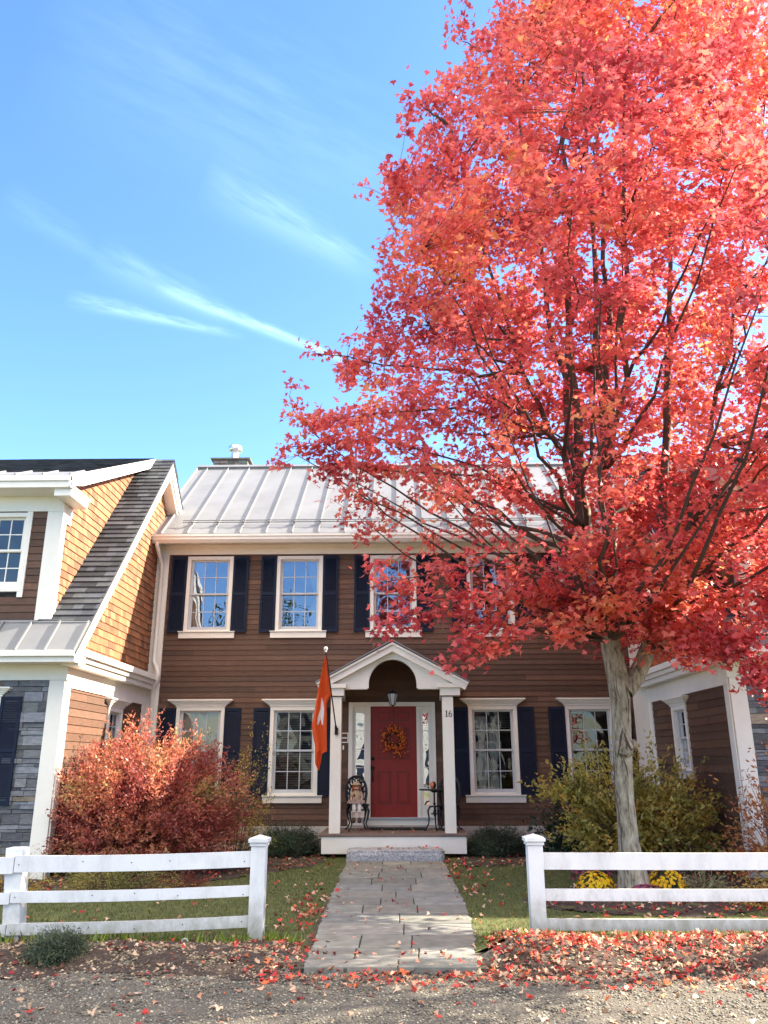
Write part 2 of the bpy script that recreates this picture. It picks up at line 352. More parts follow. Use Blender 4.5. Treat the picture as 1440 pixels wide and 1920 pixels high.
def shutter(par, fr, u0, v0, v1, w=.32):
    m = MB(); d0, d1 = .022, .052; st = .045
    m.box((u0,d0,v0),(u0+st,d1,v1),fr=fr); m.box((u0+w-st,d0,v0),(u0+w,d1,v1),fr=fr)
    md = v0+(v1-v0)*.5
    for a, b in ((v0,v0+.07),(md-.035,md+.035),(v1-.06,v1)): m.box((u0+st,d0,a),(u0+w-st,d1-.003,b),fr=fr)
    m.box((u0+st,d0,v0+.07),(u0+w-st,d0+.006,v1-.06),fr=fr)
    for a, b in ((v0+.07,md-.035),(md+.035,v1-.06)):
        z = a+.01
        while z < b-.02:
            m.poly([fr(u0+st,d1-.005,z),fr(u0+w-st,d1-.005,z),fr(u0+w-st,d0+.007,z+.03),fr(u0+st,d0+.007,z+.03)]); z += .026
    return m.build('shutter', 'shutter_paint', par)
def wood(): 
    k = random.choice((.72,.82,.9,1,1.05,1.15,1.3)); k *= random.uniform(.93,1.07); h = random.uniform(-.05,.06); return (k*(1+h), k, k*(1-h))
def cedar():
    k = random.choice((.6,.75,.9,1,1,1.1,1.25,1.4)); k *= random.uniform(.92,1.08); h = random.uniform(-.08,.12); return (k*(1+h), k, k*(1-h))
def slate(): 
    k = random.uniform(.6, 1.5); return (k, k, k*random.uniform(.97,1.08))
FM = lambda u, d, v: (u, 16.2-d, v)
# ================================================================ MAIN HOUSE
house = thing('clapboard_house', (0, 16.2, 0), 'two-storey brown clapboard house with grey metal roof and red front door', 'house')
XL, XR = -5.02, 4.95
UPW = [-3.885, -2.01, -.07, 1.93, 3.84]; LOW = [-3.90, -2.035, 1.87, 3.77]
holes = [(c-.43, c+.43, 4.14, 5.66) for c in UPW] + [(c-.43, c+.43, .98, 2.58) for c in LOW] + [(-.92, .72, .42, 2.64)]
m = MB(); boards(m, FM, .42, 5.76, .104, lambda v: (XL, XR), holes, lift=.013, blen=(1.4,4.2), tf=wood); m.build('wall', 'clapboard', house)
m = MB()   # closed shell: rear wall, ends, interior back wall and floors
m.box((XL-.02,19.2,0),(XR+.02,19.25,8.6)); m.box((XL-.06,16.28,0),(XL-.02,22.5,6.2)); m.box((XR+.02,16.28,0),(XR+.06,22.5,6.2))
m.box((XL,16.25,2.9),(XR,19.2,3.5)); m.box((XL,16.26,5.8),(XR,19.2,5.9)); m.box((XL,16.25,0),(XR,19.2,.35))
m.build('interior_shell', 'interior', house)
m = MB(); m.box((XL,16.2-.03,5.74),(XR,16.24,6.0)); m.box((XL-.08,15.80,5.955),(XR+.05,16.168,5.975)); m.box((XL,16.2-.045,5.86),(XR,16.168,5.95)); m.build('frieze_board', 'white_trim', house, bevel=.004)
m = MB(); m.box((XL,16.155,.3),(XL+.26,16.2,5.738)); m.build('corner_board', 'white_trim', house, bevel=.004)
m = MB(); m.box((XR-.30,16.155,.3),(XR,16.2,5.738)); m.build('corner_board', 'white_trim', house, bevel=.004)
m = MB(); m.box((XL,16.15,.0),(XR,16.25,.41)); m.build('foundation', 'concrete', house)
# gutter (K profile) and roof
m = MB(); prof = [(15.80,5.88),(15.74,5.88),(15.68,5.94),(15.68,5.99),(15.655,6.0),(15.655,6.045),(15.80,6.045)]
m.prism(prof, XL-.04, XR+.0, lambda a,b,c: (c,a,b)); m.build('gutter', 'white_trim', house, bevel=.003)
EY, EZ, RY, RZ = 15.70, 6.055, 19.3, 8.88
sl_ = math.atan2(RZ-EZ, RY-EY); SLEN = math.hypot(RZ-EZ, RY-EY); cs, sn = math.cos(sl_), math.sin(sl_)
FR = lambda u, d, v: (u, EY+v*cs-d*sn, EZ+v*sn+d*cs)
RXL, RXR = -5.12, 5.15
m = MB(); m.box((RXL,-.05,0),(RXR,0,SLEN),fr=FR)
m.box((RXL,15.72,6.0),(RXR,16.3,6.02))
FB = lambda u, d, v: (u, RY+(RY-EY)-v*cs+d*sn, EZ+v*sn+d*cs); m.box((RXL,-.05,0),(RXR,0,SLEN),fr=FB)
x = -3.76-.54*2
k = 0
while x < RXR:
    if x > RXL+.1: m.box((x-.011,.0005,.01),(x+.011,.042,SLEN-.05),fr=FR)
    x += .54
m.box((RXL,.0006,.0),(RXL+.03,.05,SLEN-.02),fr=FR)
m.box((RXL,.0007,.0),(RXR,.012,.03),fr=FR)
rf = m.build('roof', 'metal_roof', house)
m = MB(); m.box((RXL,-.01,SLEN-.12),(RXR,.06,SLEN+.03),fr=FR); m.build('ridge_cap', 'metal_roof', rf)
m = MB()
for vv, dd in ((.47,.075),(.52,.10)): m.tube([FR(-4.5,dd,vv),FR(RXR-.1,dd,vv)], .012, 6)
x = -3.76-.54
while x < RXR-.1:
    m.box((x-.022,.0425,.40),(x+.022,.06,.56),fr=FR); m.box((x-.012,.05,.45),(x+.012,.115,.475),fr=FR); m.box((x-.012,.05,.51),(x+.012,.13,.53),fr=FR); x += .54
m.build('snow_guard', 'metal_roof', rf)
# chimney behind the ridge
m = MB()
for z in np.arange(7.2, 9.38, .0915):
    for (a, b) in (((-4.93,20.1),(-4.0,20.1)),):
        u = -4.93
        while u < -4.0:
            w = random.uniform(.12,.3); m.box((u,20.1-random.uniform(0,.02),z),(min(u+w,-4.0)-.008,20.75,z+.082),tnt(.6,1.5,.15)); u += w
ch = m.build('chimney', 'chimney_stone', house)
m = MB(); m.box((-5.0,20.02,9.40),(-3.93,20.83,9.445)); m.build('chimney_slab', 'chimney_stone', ch, bevel=.008)
m = MB(); m.lathe((-4.42,20.4,9.43),[(.13,0),(.13,.03),(.10,.06),(.10,.30),(.10,.31),(.175,.33),(.185,.36),(.185,.46),(.15,.50),(.001,.52)],18); m.build('flue_pipe', 'steel', ch, smooth=True)
# downspout at the left corner
m = MB(); m.tube([(-4.92,15.74,5.95),(-4.92,15.76,5.84),(-4.90,15.98,5.62),(-4.885,16.09,5.5),(-4.885,16.09,3.66),(-4.875,16.05,3.5),(-4.77,15.92,3.36),(-4.73,15.9,3.25),(-4.74,15.92,3.14),(-4.84,16.03,2.98),(-4.86,16.09,2.86),(-4.86,16.09,.35),(-4.84,16.0,.25),(-4.8,15.85,.2)], .043, 10); m.build('downspout', 'white_trim', house, smooth=True)
# windows with shutters
cur = [(-1,.30,.45), (1,.28,.5), (-1,.2,.3), (1,.25,.5), (-1,.25,.4)]
for i, c in enumerate(UPW):
    window(house, FM, c, 4.125, 5.70, .96, 'glass_upper', curtain=cur[i])
    shutter(house, FM, c-.48-.325, 4.10, 5.70); shutter(house, FM, c+.485, 4.10, 5.70)
lo_opts = [dict(), dict(blind=1), dict(blind=.3), dict()]
for i, c in enumerate(LOW):
    wo, (a0,a1,b0,b1) = window(house, FM, c, .965, 2.625, .96, 'glass_lower', crown=1.1, **lo_opts[i])
    if i == 0:
        s = MB(); s.poly([FM(a0+.01,-.16,b0+.02),FM(a1-.01,-.16,b0+.02),FM(a1-.01,-.16,b1),FM(a0+.01,-.16,b1)]); s.build('roller_shade', 'roller_shade', wo)
    if i == 2:
        for kx, ph in ((.22,0),(.52,1.5)):
            s = MB(); rows_ = []
            for r_ in range(15):
                z = b0+(b1-b0)*r_/14*.92; q = r_/14; wd = .07+.14*abs(math.sin(q*5+ph))
                rows_.append([FM(a0+(a1-a0)*kx-wd/2+wd*k/14, -.115+.010*math.sin(k*1.7), z) for k in range(15)])
            for r_ in range(14):
                for k in range(14): s.poly([rows_[r_][k],rows_[r_][k+1],rows_[r_+1][k+1],rows_[r_+1][k]])
            s.build('sheer_curtain', 'curtain', wo, smooth=True)
    shutter(house, FM, c-.48-.325, .955, 2.60); shutter(house, FM, c+.485, .955, 2.60)
# entrance: frame, sidelights, door
m = MB(); D = .05
m.box((-.96,.0,.42),(-.88,D,2.70),fr=FM); m.box((.66,.0,.42),(.74,D,2.70),fr=FM); m.box((-.88,.0,2.62),(.66,D,2.70),fr=FM)
m.box((-.60,-.08,.56),(-.53,.03,2.62),fr=FM); m.box((.37,-.08,.56),(.44,.03,2.62),fr=FM)
for a, b in ((-.88,-.60),(.44,.66)):
    m.box((a,-.06,.56),(b,0,.78),fr=FM); m.box((a,-.06,2.50),(b,0,2.62),fr=FM); m.box((a,-.06,.78),(a+.055,0,2.50),fr=FM); m.box((b-.055,-.06,.78),(b,0,2.50),fr=FM)
m.box((-.88,-.02,.42),(.66,.02,.545),fr=FM)
df = m.build('door_frame', 'white_trim', house, bevel=.003)
m = MB(); m.box((-.9,-.05,.546),(.68,.07,.566),fr=FM); m.build('threshold', 'sash', df)
for a, b in ((-.825,-.655),(.495,.605)):
    g = MB(); g.poly([FM(a,-.035,.78),FM(b,-.035,.78),FM(b,-.035,2.5),FM(a,-.035,2.5)]); g.build('sidelight_pane', 'glass_side', df)
    for k in range(1,5): g = MB(); z = .78+1.72*k/5; g.box((a,-.034,z-.006),(b,-.026,z+.006),fr=FM); g.build('muntin', 'white_trim', df)
    g = MB(); g.poly([FM(a-.02,-.12,.78),FM(b+.02,-.12,.78),FM(b+.02,-.12,1.75),FM(a-.02,-.12,1.75)]); g.build('sidelight_shade', 'roller_shade', df)
m = MB(); m.box((-.53,-.06,.567),(.37,-.02,2.62),fr=FM)
door = m.build('door', 'door_paint', house)
for a, b in ((-.39,-.13),(-.02,.23)):
    for z0, z1 in ((.80,1.40),(1.62,2.22),(2.34,2.52)):
        m = MB(); g = MB()
        for (p, q) in (((a,z0),(b,z0+.022)),((a,z1-.022),(b,z1)),((a,z0+.022),(a+.022,z1-.022)),((b-.022,z0+.022),(b,z1-.022))):
            g.box((p[0],-.0199,p[1]),(q[0],-.014,q[1]),fr=FM)
        m.box((a+.045,-.0199,z0+.045),(b-.045,-.008,z1-.045),fr=FM)
        m.build('raised_panel', 'door_paint', door, bevel=.006); g.build('panel_moulding', 'door_groove', door, bevel=.002)
m = MB(); m.lathe((-.49,16.2+.02,1.64),[(.001,-.05),(.03,-.045),(.036,-.03),(.036,0)],14,axis='y'); m.build('deadbolt', 'dark_bronze', door, smooth=True)
m = MB(); m.lathe((-.49,16.22,1.46),[(.001,-.03),(.034,-.025),(.04,0)],14,axis='y'); m.tube([(-.49,16.21,1.49),(-.49,16.16,1.47),(-.49,16.13,1.42),(-.488,16.13,1.32),(-.486,16.17,1.25),(-.486,16.215,1.22)], [.014,.015,.014,.012,.013,.018], 8)
m.build('handle', 'dark_bronze', door, smooth=True)
m = MB(); m.box((-1.075,.015,1.80),(-1.045,.035,1.88),fr=FM); m.build('doorbell', 'white_trim', house, bevel=.004)
# porch
m = MB(); m.box((-1.36,14.74,.34),(1.20,16.15,.385)); 
x = 14.74
m.build('porch_floor', 'floorboards', house, bevel=.006)
m = MB(); m.box((-1.33,14.76,.065),(1.17,14.80,.338)); m.box((-1.33,14.801,.065),(-1.29,16.14,.338)); m.box((1.13,14.801,.065),(1.17,16.14,.338)); m.build('porch_skirt', 'white_trim', house, bevel=.004)
for x in (-1.21, .815):
    m = MB(); m.box((x,14.84,.386),(x+.195,15.035,2.70)); m.build('porch_post', 'white_trim', house, bevel=.004)
FP = lambda a, b, c: (a, c, b)
cx = -.085
# gable face with arch
m = MB(); pts = [(-1.18,2.86)]
arch = [(cx-.44*math.cos(PI*k/20), 2.93+.45*math.sin(PI*k/20)) for k in range(21)]
pts = [(-1.28,2.86),(cx-.44,2.86)] + arch + [(cx+.44,2.86),(1.11,2.86)] + [(cx,3.56)]
i0 = 0
# split face into quads from arch to rake line
def rk(x): return 2.86+(3.56-2.86)*(1-abs(x-cx)/(1.195))
for y0, y1 in ((14.86,15.0),):
    L_ = [(-1.28,2.861),(cx-.44,2.861)]+arch+[(cx+.44,2.861),(1.11,2.861)]
    for k in range(len(L_)-1):
        (a,za),(b,zb) = L_[k],L_[k+1]
        if abs(a-b) < 1e-6: continue
        ta, tb = max(rk(a),za), max(rk(b),zb)
        for yy in (y0, y1): m.poly([(a,yy,za),(b,yy,zb),(b,yy,tb),(a,yy,ta)])
        m.poly([(a,y0,za),(b,y0,zb),(b,y1,zb),(a,y1,za)])
gb = m.build('porch_gable', 'white_trim', house)
m = MB()   # underside beams from posts to wall and eave boxes
for x0, x1, p0, p1, q0, q1 in ((-1.30,-.97,-1.23,-1.03,-.969,-.545),(.78,1.14,.83,1.02,.375,.779)):
    m = MB(); m.box((x0,14.80,2.72),(x1,15.08,2.855)); m.box((x0-.05,14.75,2.856),(x1+.04,15.02,2.93))
    m.box((p0,15.081,2.72),(p1,16.16,2.855)); m.box((q0,14.86,2.84),(q1,15.0,2.86))
    m.build('porch_beam', 'white_trim', house, bevel=.004)
m = MB(); 
for sg in (-1, 1):     # rake boards + roof slabs
    ex = -1.47 if sg < 0 else 1.29
    ax, az = cx, 3.66; bx, bz = ex, 2.93
    d = Vector((bx-ax, bz-az)).normalized(); n_ = Vector((-d.y, d.x)); n_ = n_ if n_.y > 0 else -n_
    def strip(o0, o1, y0, y1, mm, e=0):
        e0 = -n_.x*0
        A = [(ax, az+o0/abs(n_.y)), (ax, az+o1/abs(n_.y)), (bx+n_.x*o1, bz+n_.y*o1), (bx+n_.x*o0, bz+n_.y*o0)]
        mm.prism(A, y0, y1, FP)
    strip(-.13, -.021, 14.74, 14.86, m); strip(-.02, .015, 14.70, 14.87, m); strip(-.02,0.0,14.871,16.16,m)
m.build('porch_rake', 'white_trim', house, bevel=.003)
m = MB()
for sg in (-1, 1):
    ex = -1.49 if sg < 0 else 1.31; ax, az, bx, bz = cx, 3.70, ex, 2.945
    m.prism([(ax,az),(ax,az+.025),(bx,bz+.02),(bx,bz)], 14.68, 16.17, FP)
m.build('porch_roof', 'metal_roof', house)
# house number: serif 1 and 6
m = MB(); F6 = lambda a, b, c: (.862+a, 14.84-c, 2.345+b)
m.prism([(.0,.0),(.045,.0),(.045,.008),(.031,.012),(.031,.115),(.024,.115),(.002,.098),(.002,.092),(.015,.096),(.015,.012),(0,.008)], .0005, .007, F6)
P6 = []
for k in range(25):
    a = PI/2+PI*2*k/24
    P6.append((.092+.026*math.cos(a), .033+.032*math.sin(a), .0075+.0035*abs(math.cos(a))))
for (pa, pb) in zip(P6[:-1], P6[1:]): m.tube([F6(pa[0],pa[1],.004), F6(pb[0],pb[1],.004)], [pa[2]*.62, pb[2]*.62], 6)
S6 = [(.067,.035,.0105),(.0675,.055,.0105),(.074,.078,.0095),(.087,.098,.0075),(.105,.112,.0055)]
m.tube([F6(a,b,.004) for a,b,c in S6], [c*.62 for a,b,c in S6], 6)
m.build('house_number', 'numeral', house)
# ================================================================ NEIGHBOUR WINGS
def wing(X0, sg, name, label, lit_label):
    w = thing(name, (X0+sg*2, 12.2, 0), label, 'house')
    S = lambda s: X0+sg*s
    FS = lambda u, d, v: (X0-sg*d, u, v)            # side wall frame, u = world Y
    FF = lambda u, d, v: (S(u), 12.2-d, v)          # front frame, u = s
    E0, Z0, P0, PZ = 11.73, 3.13, 15.86, 7.76; mR = (PZ-Z0)/(P0-E0); mB = .78
    LEN = 8.0
    # lower side wall
    wy = 14.45
    m = MB(); boards(m, FS, .3, 2.68, .122, lambda v: (12.3,15.98), [(wy-.33,wy+.33,1.5,2.5)], lift=.015, blen=(1.5,3.7), tf=wood); m.build('side_wall', 'clapboard', w)
    m = MB(); m.box((12.2,.0,0.0),(12.36,.025,2.66),fr=FS); m.box((15.94,0,0.0),(16.15,.025,2.66),fr=FS); m.box((12.2,0,2.661),(16.15,.027,2.95),fr=FS)
    m.box((.0,0,0),(.24,.03,2.76),fr=FF); m.box((-.025,0,2.762),(LEN,.035,3.02),fr=FF)
    m.build('trim_board', 'white_trim', w, bevel=.004)
    m = MB()
    m.box((12.201,.0,2.951),(16.15,.18,3.04),fr=FS); m.box((12.18,.0,3.041),(16.15,.22,3.12),fr=FS); m.box((11.9,.0,3.121),(16.15,.27,3.22),fr=FS)
    m.box((-.18,.001,3.0),(LEN,.26,3.04),fr=FF); m.box((-.27,.261,2.985),(LEN,.44,3.065),fr=FF); m.box((-.27,.261,3.066),(LEN,.49,3.155),fr=FF)
    m.box((-.27,.02,2.952),(-.001,.26,3.10),fr=FF)
    m.build('cornice', 'white_trim', w, bevel=.004)
    window(w, FS, wy, 1.42, 2.50, .74, 'glass_lower', crown=1.1, sill=1, cols=3, rows=4, sillw=.04)
    # shingled gable wall
    def lim(v):
        lo = E0+(v+.30-Z0)/mR
        hi = 16.19 if v < 6.0 else EY+(v-EZ)/((RZ-EZ)/(RY-EY))
        hb = P0+(PZ-.20-v)/mB
        return (min(lo, P0), max(min(hi, hb), P0))
    m = MB(); boards(m, FS, 3.22, 7.45, .128, lim, [], lift=.016, blen=(.10,.24), tf=cedar, jitter=.004, gap=.004); m.build('gable_shingles', 'shingle', w)
    m = MB(); FSY = lambda a, b, c: (X0-sg*c, a, b)
    m.prism([(11.9,3.0),(16.4,3.0),(16.4,6.1),(16.9,6.6),(P0,7.4)], -.03, -.06, FSY); m.build('gable_core', 'interior', w)
    # rake boards, front and back
    m = MB(); nv = .24
    m.prism([(E0-.02,Z0-.02),(P0,PZ-.02),(P0,PZ-.02-nv*1.45),(E0+.22,Z0-.02)], .225, .262, FSY)
    m.prism([(E0+.25,Z0-.04),(P0,PZ-.33),(P0,PZ-.43),(E0+.36,Z0-.04)], .0, .2249, FSY)
    m.prism([(P0+.001,PZ-.02),(17.25,PZ-.02-mB*1.39),(17.25,PZ-.02-mB*1.39-.28),(P0+.001,PZ-.02-nv*1.3)], .225, .262, FSY)
    m.prism([(P0+.001,PZ-.33),(17.2,PZ-.33-mB*1.34),(17.2,PZ-.43-mB*1.34),(P0+.001,PZ-.43)], .0, .2249, FSY)
    m.prism([(E0+.30,Z0+.02),(P0,PZ-.44),(P0,PZ-.60),(E0+.44,Z0+.02)], .0, .03, FSY)
    m.build('rake_board', 'white_trim', w, bevel=.003)
    # roof planes
    ang = math.atan(mR); ca, sa = math.cos(ang), math.sin(ang); LL = (P0-E0)/ca
    FO = lambda u, d, v: (S(u), E0+v*ca-d*sa, Z0+v*sa+d*ca)
    m = MB(); m.box((-.28,-.05,0),(LEN,-.004,LL),fr=FO)
    FOB = lambda u, d, v: (S(u), P0+v*math.cos(math.atan(mB))+d*math.sin(math.atan(mB)), PZ-v*math.sin(math.atan(mB))+d*math.cos(math.atan(mB)))
    m.box((-.28,-.05,0),(LEN,-.004,4.6),fr=FOB)
    AP = .70
    boards(m, FO, AP, LL+.01, .15, lambda v: (-.29,.55), [], lift=.020, blen=(.12,.34), tf=slate)
    boards(m, FOB, 0, .5, .135, lambda v: (-.29,LEN), [], lift=-.012, blen=(.12,.34), tf=slate)
    # dormer roof shingles
    d0, dz0 = 11.80, 5.93; md = (PZ+.03-dz0)/(P0-d0); ad = math.atan(md); cd_, sd_ = math.cos(ad), math.sin(ad); DL = (P0-d0)/cd_
    FD = lambda u, d, v: (S(u), d0+v*cd_-d*sd_, dz0+v*sd_+d*cd_)
    boards(m, FD, .62, DL+.02, .135, lambda v: (.13,LEN), [], lift=.013, blen=(.12,.34), tf=slate)
    m.build('shingle_roof', 'asphalt_shingle', w)
    m = MB(); m.box((-.28,-.003,0),(LEN,.004,AP),fr=FO)
    x = -.26
    while x < LEN: m.box((x-.01,.0045,.01),(x+.01,.04,AP-.01),fr=FO); x += .44
    m.box((-.28,.0045,AP-.03),(LEN,.016,AP+.03),fr=FO)
    m.box((.13,-.003,0),(LEN,.006,.63),fr=FD)
    x = .15
    while x < LEN: m.box((x-.01,.0065,.0),(x+.01,.035,.60),fr=FD); x += .44
    m.build('metal_apron', 'metal_roof', w)
    # dormer
    dw = 12.25
    FDF = lambda u, d, v: (S(u), dw-d, v); FDC = lambda u, d, v: (S(.39)-sg*d, u, v)
    dh = [(.95+i*2.9-.04, .95+i*2.9+1.04, 4.15, 5.42) for i in range(3)]
    m = MB(); boards(m, FDF, 3.70, 5.47, .118, lambda v: (.42,LEN), dh, lift=.014, blen=(1,3), tf=wood)
    dm = m.build('dormer_wall', 'clapboard', w)
    m = MB(); boards(m, FDC, 3.66, 7.5, .128, lambda v: (min(max(dw+.05, 11.8+(v-5.76)/md),15.7), min(max(E0+(v-Z0)/mR, 12.31), 15.75)), [], lift=.016, blen=(.10,.24), tf=cedar, jitter=.004, gap=.004)
    m.build('cheek_shingles', 'shingle', dm)
    m = MB(); m.box((.39,0,3.66),(.62,.03,5.46),fr=FDF); m.box((.385,0,5.461),(LEN,.033,5.72),fr=FDF); m.box((.86,.0,4.05),(.95,.031,5.46),fr=FDF)
    m.box((12.22,-.002,3.66),(12.37,.028,5.30),fr=FDC); m.box((12.22,-.002,5.301),(12.56,.030,5.60),fr=FDC)
    FDY = lambda a, b, c: (S(.39)-sg*c, a, b)
    m.prism([(12.2,5.88+md*.4),(15.6,5.88+md*3.8),(15.6,5.72+md*3.8),(12.2,5.72+md*.4)], .0, .034, FDY)          # under rake frieze
    m.prism([(d0-.02,dz0-.005),(15.86,PZ+.02),(15.86,PZ-.17),(12.3,5.93-.01),(d0-.02,5.74)], .235, .27, FDY)  # rake board
    m.prism([(d0,dz0-.03),(15.7,PZ-.10),(15.7,PZ-.14),(d0,dz0-.07)], .0, .2349, FDY)                        # soffit
    m.box((.13,.02,5.72),(LEN,.40,5.76),fr=FDF); m.box((.12,.401,5.725),(LEN,.45,5.83),fr=FDF); m.box((.12,.401,5.831),(LEN,.475,5.925),fr=FDF)
    m.box((.12,-.32,5.60),(.389,.40,5.72),fr=FDF); m.box((.10,-.36,5.721),(.389,.42,5.78),fr=FDF)
    m.build('dormer_trim', 'white_trim', dm, bevel=.004)
    for i in range(3): window(w, FDF, 1.42+i*2.9, 4.14, 5.44, 1.06, 'glass_lower', cas=.07, sill=0, cols=4, rows=4, sashm='white_trim')
    # stone front
    m = MB(); z = 0.0
    fw = 1.425
    hs = [(fw-.44+i*3.1, fw+.44+i*3.1, 1.0, 2.5) for i in range(3)]
    while z < 2.76:
        h = random.choice((.045,.06,.075,.09,.12,.15)); zt = min(z+h, 2.76); u = .24
        while u < LEN:
            l = random.uniform(.07,.40); ue = min(u+l, LEN)
            for p, q in cut((u, ue), [(a,b) for a,b,c,d in hs if c < zt-.01 and d > z+.01]):
                k = random.uniform(.5,1.45); t = (k, k*random.uniform(.97,1.03), k*random.uniform(.98,1.12))
                if random.random() < .03: t = (k*1.6, k*1.3, k*.95)
                m.box((p+.002,-.02,z+.002),(q-.002,random.uniform(.0,.038),zt-.002-random.uniform(0,.006)),t,fr=FF)
            u = ue
        z = zt
    m.build('stone_wall', 'stone_veneer', w)
    for i in range(3):
        window(w, FF, fw+i*3.1, 1.0, 2.52, .98, 'glass_lower', crown=1.0, blind=.7)
        shutter(w, FF, fw-.49-.325+i*3.1, .98, 2.52); shutter(w, FF, fw+.495+i*3.1, .98, 2.52)
    # shell: inside walls so no light passes
    m = MB(); FX = lambda a, b, c: (S(c), a, b)
    m.box((12.9,.0,0),(12.95,LEN,3.0),fr=lambda a,b,c:(S(b),a,c)); m.prism([(16.3,0),(16.3,5.9),(19.5,5.0),(19.5,0)], .07, .1, FX)
    m.box((13.2,.42,3.4),(13.25,LEN,6.2),fr=lambda a,b,c:(S(b),a,c)); m.prism([(12.3,0),(19.5,0),(19.5,4.9),(P0,7.5),(12.3,3.3)], LEN-.1, LEN, FX)
    m.box((19.5,.07,0),(19.55,LEN,5.0),fr=lambda a,b,c:(S(b),a,c))
    m.box((12.35,.4,3.1),(13.2,LEN,3.15),fr=lambda a,b,c:(S(b),a,c))
    m.build('interior_shell', 'interior', w)
    return w
wing(XL, -1, 'gabled_house', 'neighbouring house at left with sunlit cedar shingle gable and stone front', '')
wing(XR, 1, 'gabled_house', 'neighbouring house at right behind the maple, its side wall in shade', '')
# ================================================================ PORCH THINGS
def lantern():
    t = thing('hanging_lantern', (-.09, 15.4, 2.55), 'black lantern with frosted panes hanging over the red door', 'lantern')
    m = MB(); m.tube([(-.09,15.4,2.93),(-.09,15.4,2.86)], .008, 6); m.lathe((-.09,15.4,2.80),[(.11,0),(.09,.03),(.03,.06),(.012,.075)],6); m.lathe((-.09,15.4,2.56),[(.003,.0),(.02,.02),(.05,.035)],6)
    for k in range(6):
        a = 2*PI*k/6; m.tube([(-.09+.05*math.cos(a),15.4+.05*math.sin(a),2.59),(-.09+.105*math.cos(a),15.4+.105*math.sin(a),2.80)], .006, 5)
    m.build('lantern_frame', 'iron', t); m = MB(); m.lathe((-.09,15.4,0),[(.044,2.60),(.097,2.795)],6); m.build('lantern_glass', 'lamp_glass', t)
lantern()
# wreath of bittersweet berries on the door
wr = thing('berry_wreath', (-.08, 16.15, 2.0), 'wreath of orange bittersweet berries hung on the red door', 'wreath')
m = MB()
for k in range(16):
    a0_ = random.uniform(0, 2*PI); r0 = random.uniform(.11,.15); P = []
    for j in range(16): a = a0_+j*.25; rr = r0+.02*math.sin(j*1.3+k); P.append((-.08+rr*math.cos(a), 16.175-random.uniform(0,.03), 2.0+rr*1.05*math.sin(a)))
    m.tube(P, .006, 4)
sprig = []
for k in range(34):
    a = random.uniform(0,2*PI); r0 = .13; da = random.uniform(-.5,1.2); L_ = random.uniform(.06,.15)
    p = Vector((-.08+r0*math.cos(a), 16.16, 2.0+r0*math.sin(a))); q = p+Vector((math.cos(a+da),-.15,math.sin(a+da)))*L_; sprig.append((p,q))
for (x_, z_) in ((-.30,1.72),(-.22,1.78),(.0,1.58),(.06,1.66),(.12,1.74),(-.04,1.6),(.19,1.76),(-.33,1.88),(-.34,2.17)):
    sprig.append((Vector((-.08+(x_+.08)*.4,16.16,1.98+(z_-2)*.4)), Vector((x_,16.15,z_))))
for p, q in sprig: m.tube([p,(p+q)/2+Vector((0,-.01,.012)),q], .0035, 4)
m.build('vine_ring', 'vine', wr)
m = MB()
def berry(c):
    k = random.random(); t = (1,1,1) if k<.4 else ((1.1,1.35,1.2) if k<.65 else (.6,.35,.5)); m.ball(c, random.uniform(.010,.017), 4, t)
for k in range(120):
    a = random.gauss(.3,1.5); rr = random.gauss(.155,.045); berry((-.08+rr*math.cos(a), 16.15-random.uniform(0,.03), 2.0+rr*1.1*math.sin(a)))
for p, q in sprig:
    for k in range(5): s_ = random.uniform(.3,1.05); c = p.lerp(q,s_); berry((c.x+random.gauss(0,.012), c.y-.01, c.z+random.gauss(0,.012)))
tag(m.build('berries', 'berry', wr, smooth=True), kind='stuff')
m = MB(); m.prism([(-.08+ (.028 if k%2==0 else .011)*math.sin(PI*k/5), 2.545+(.028 if k%2==0 else .011)*math.cos(PI*k/5)) for k in range(10)], 16.205, 16.215, FP); m.box((-.084,16.206,2.14),(-.076,16.212,2.53)); m.build('star_hanger', 'iron', wr)
# plaque beside the door
pq = thing('framed_plaque', (-1.03, 16.18, 1.92), 'small white framed plaque on the wall beside the left porch post', 'plaque')
m = MB(); a,b,c,d = -1.12,-.965,1.93,2.12
m.box((a,.012,c),(b,.035,c+.018),fr=FM); m.box((a,.012,d-.018),(b,.035,d),fr=FM); m.box((a,.012,c+.018),(a+.018,.035,d-.018),fr=FM); m.box((b-.018,.012,c+.018),(b,.035,d-.018),fr=FM); m.build('frame', 'white_trim', pq)
m = MB(); m.box((a+.018,.01,c+.018),(b-.018,.022,d-.018),fr=FM); m.build('plaque_face', 'plaque_art', pq)
m = MB(); m.box((a+.03,.0222,2.01),(b-.03,.026,2.035),fr=FM); m.build('plaque_strip', 'white_trim', pq)
m = MB(); m.box((-.56,15.55,.386),(.52,16.06,.402)); tag(m.build('door_mat', 'rubber_mat', loc=(0,15.8,.386)), 'black door mat on the porch floor in front of the red door', 'door mat')
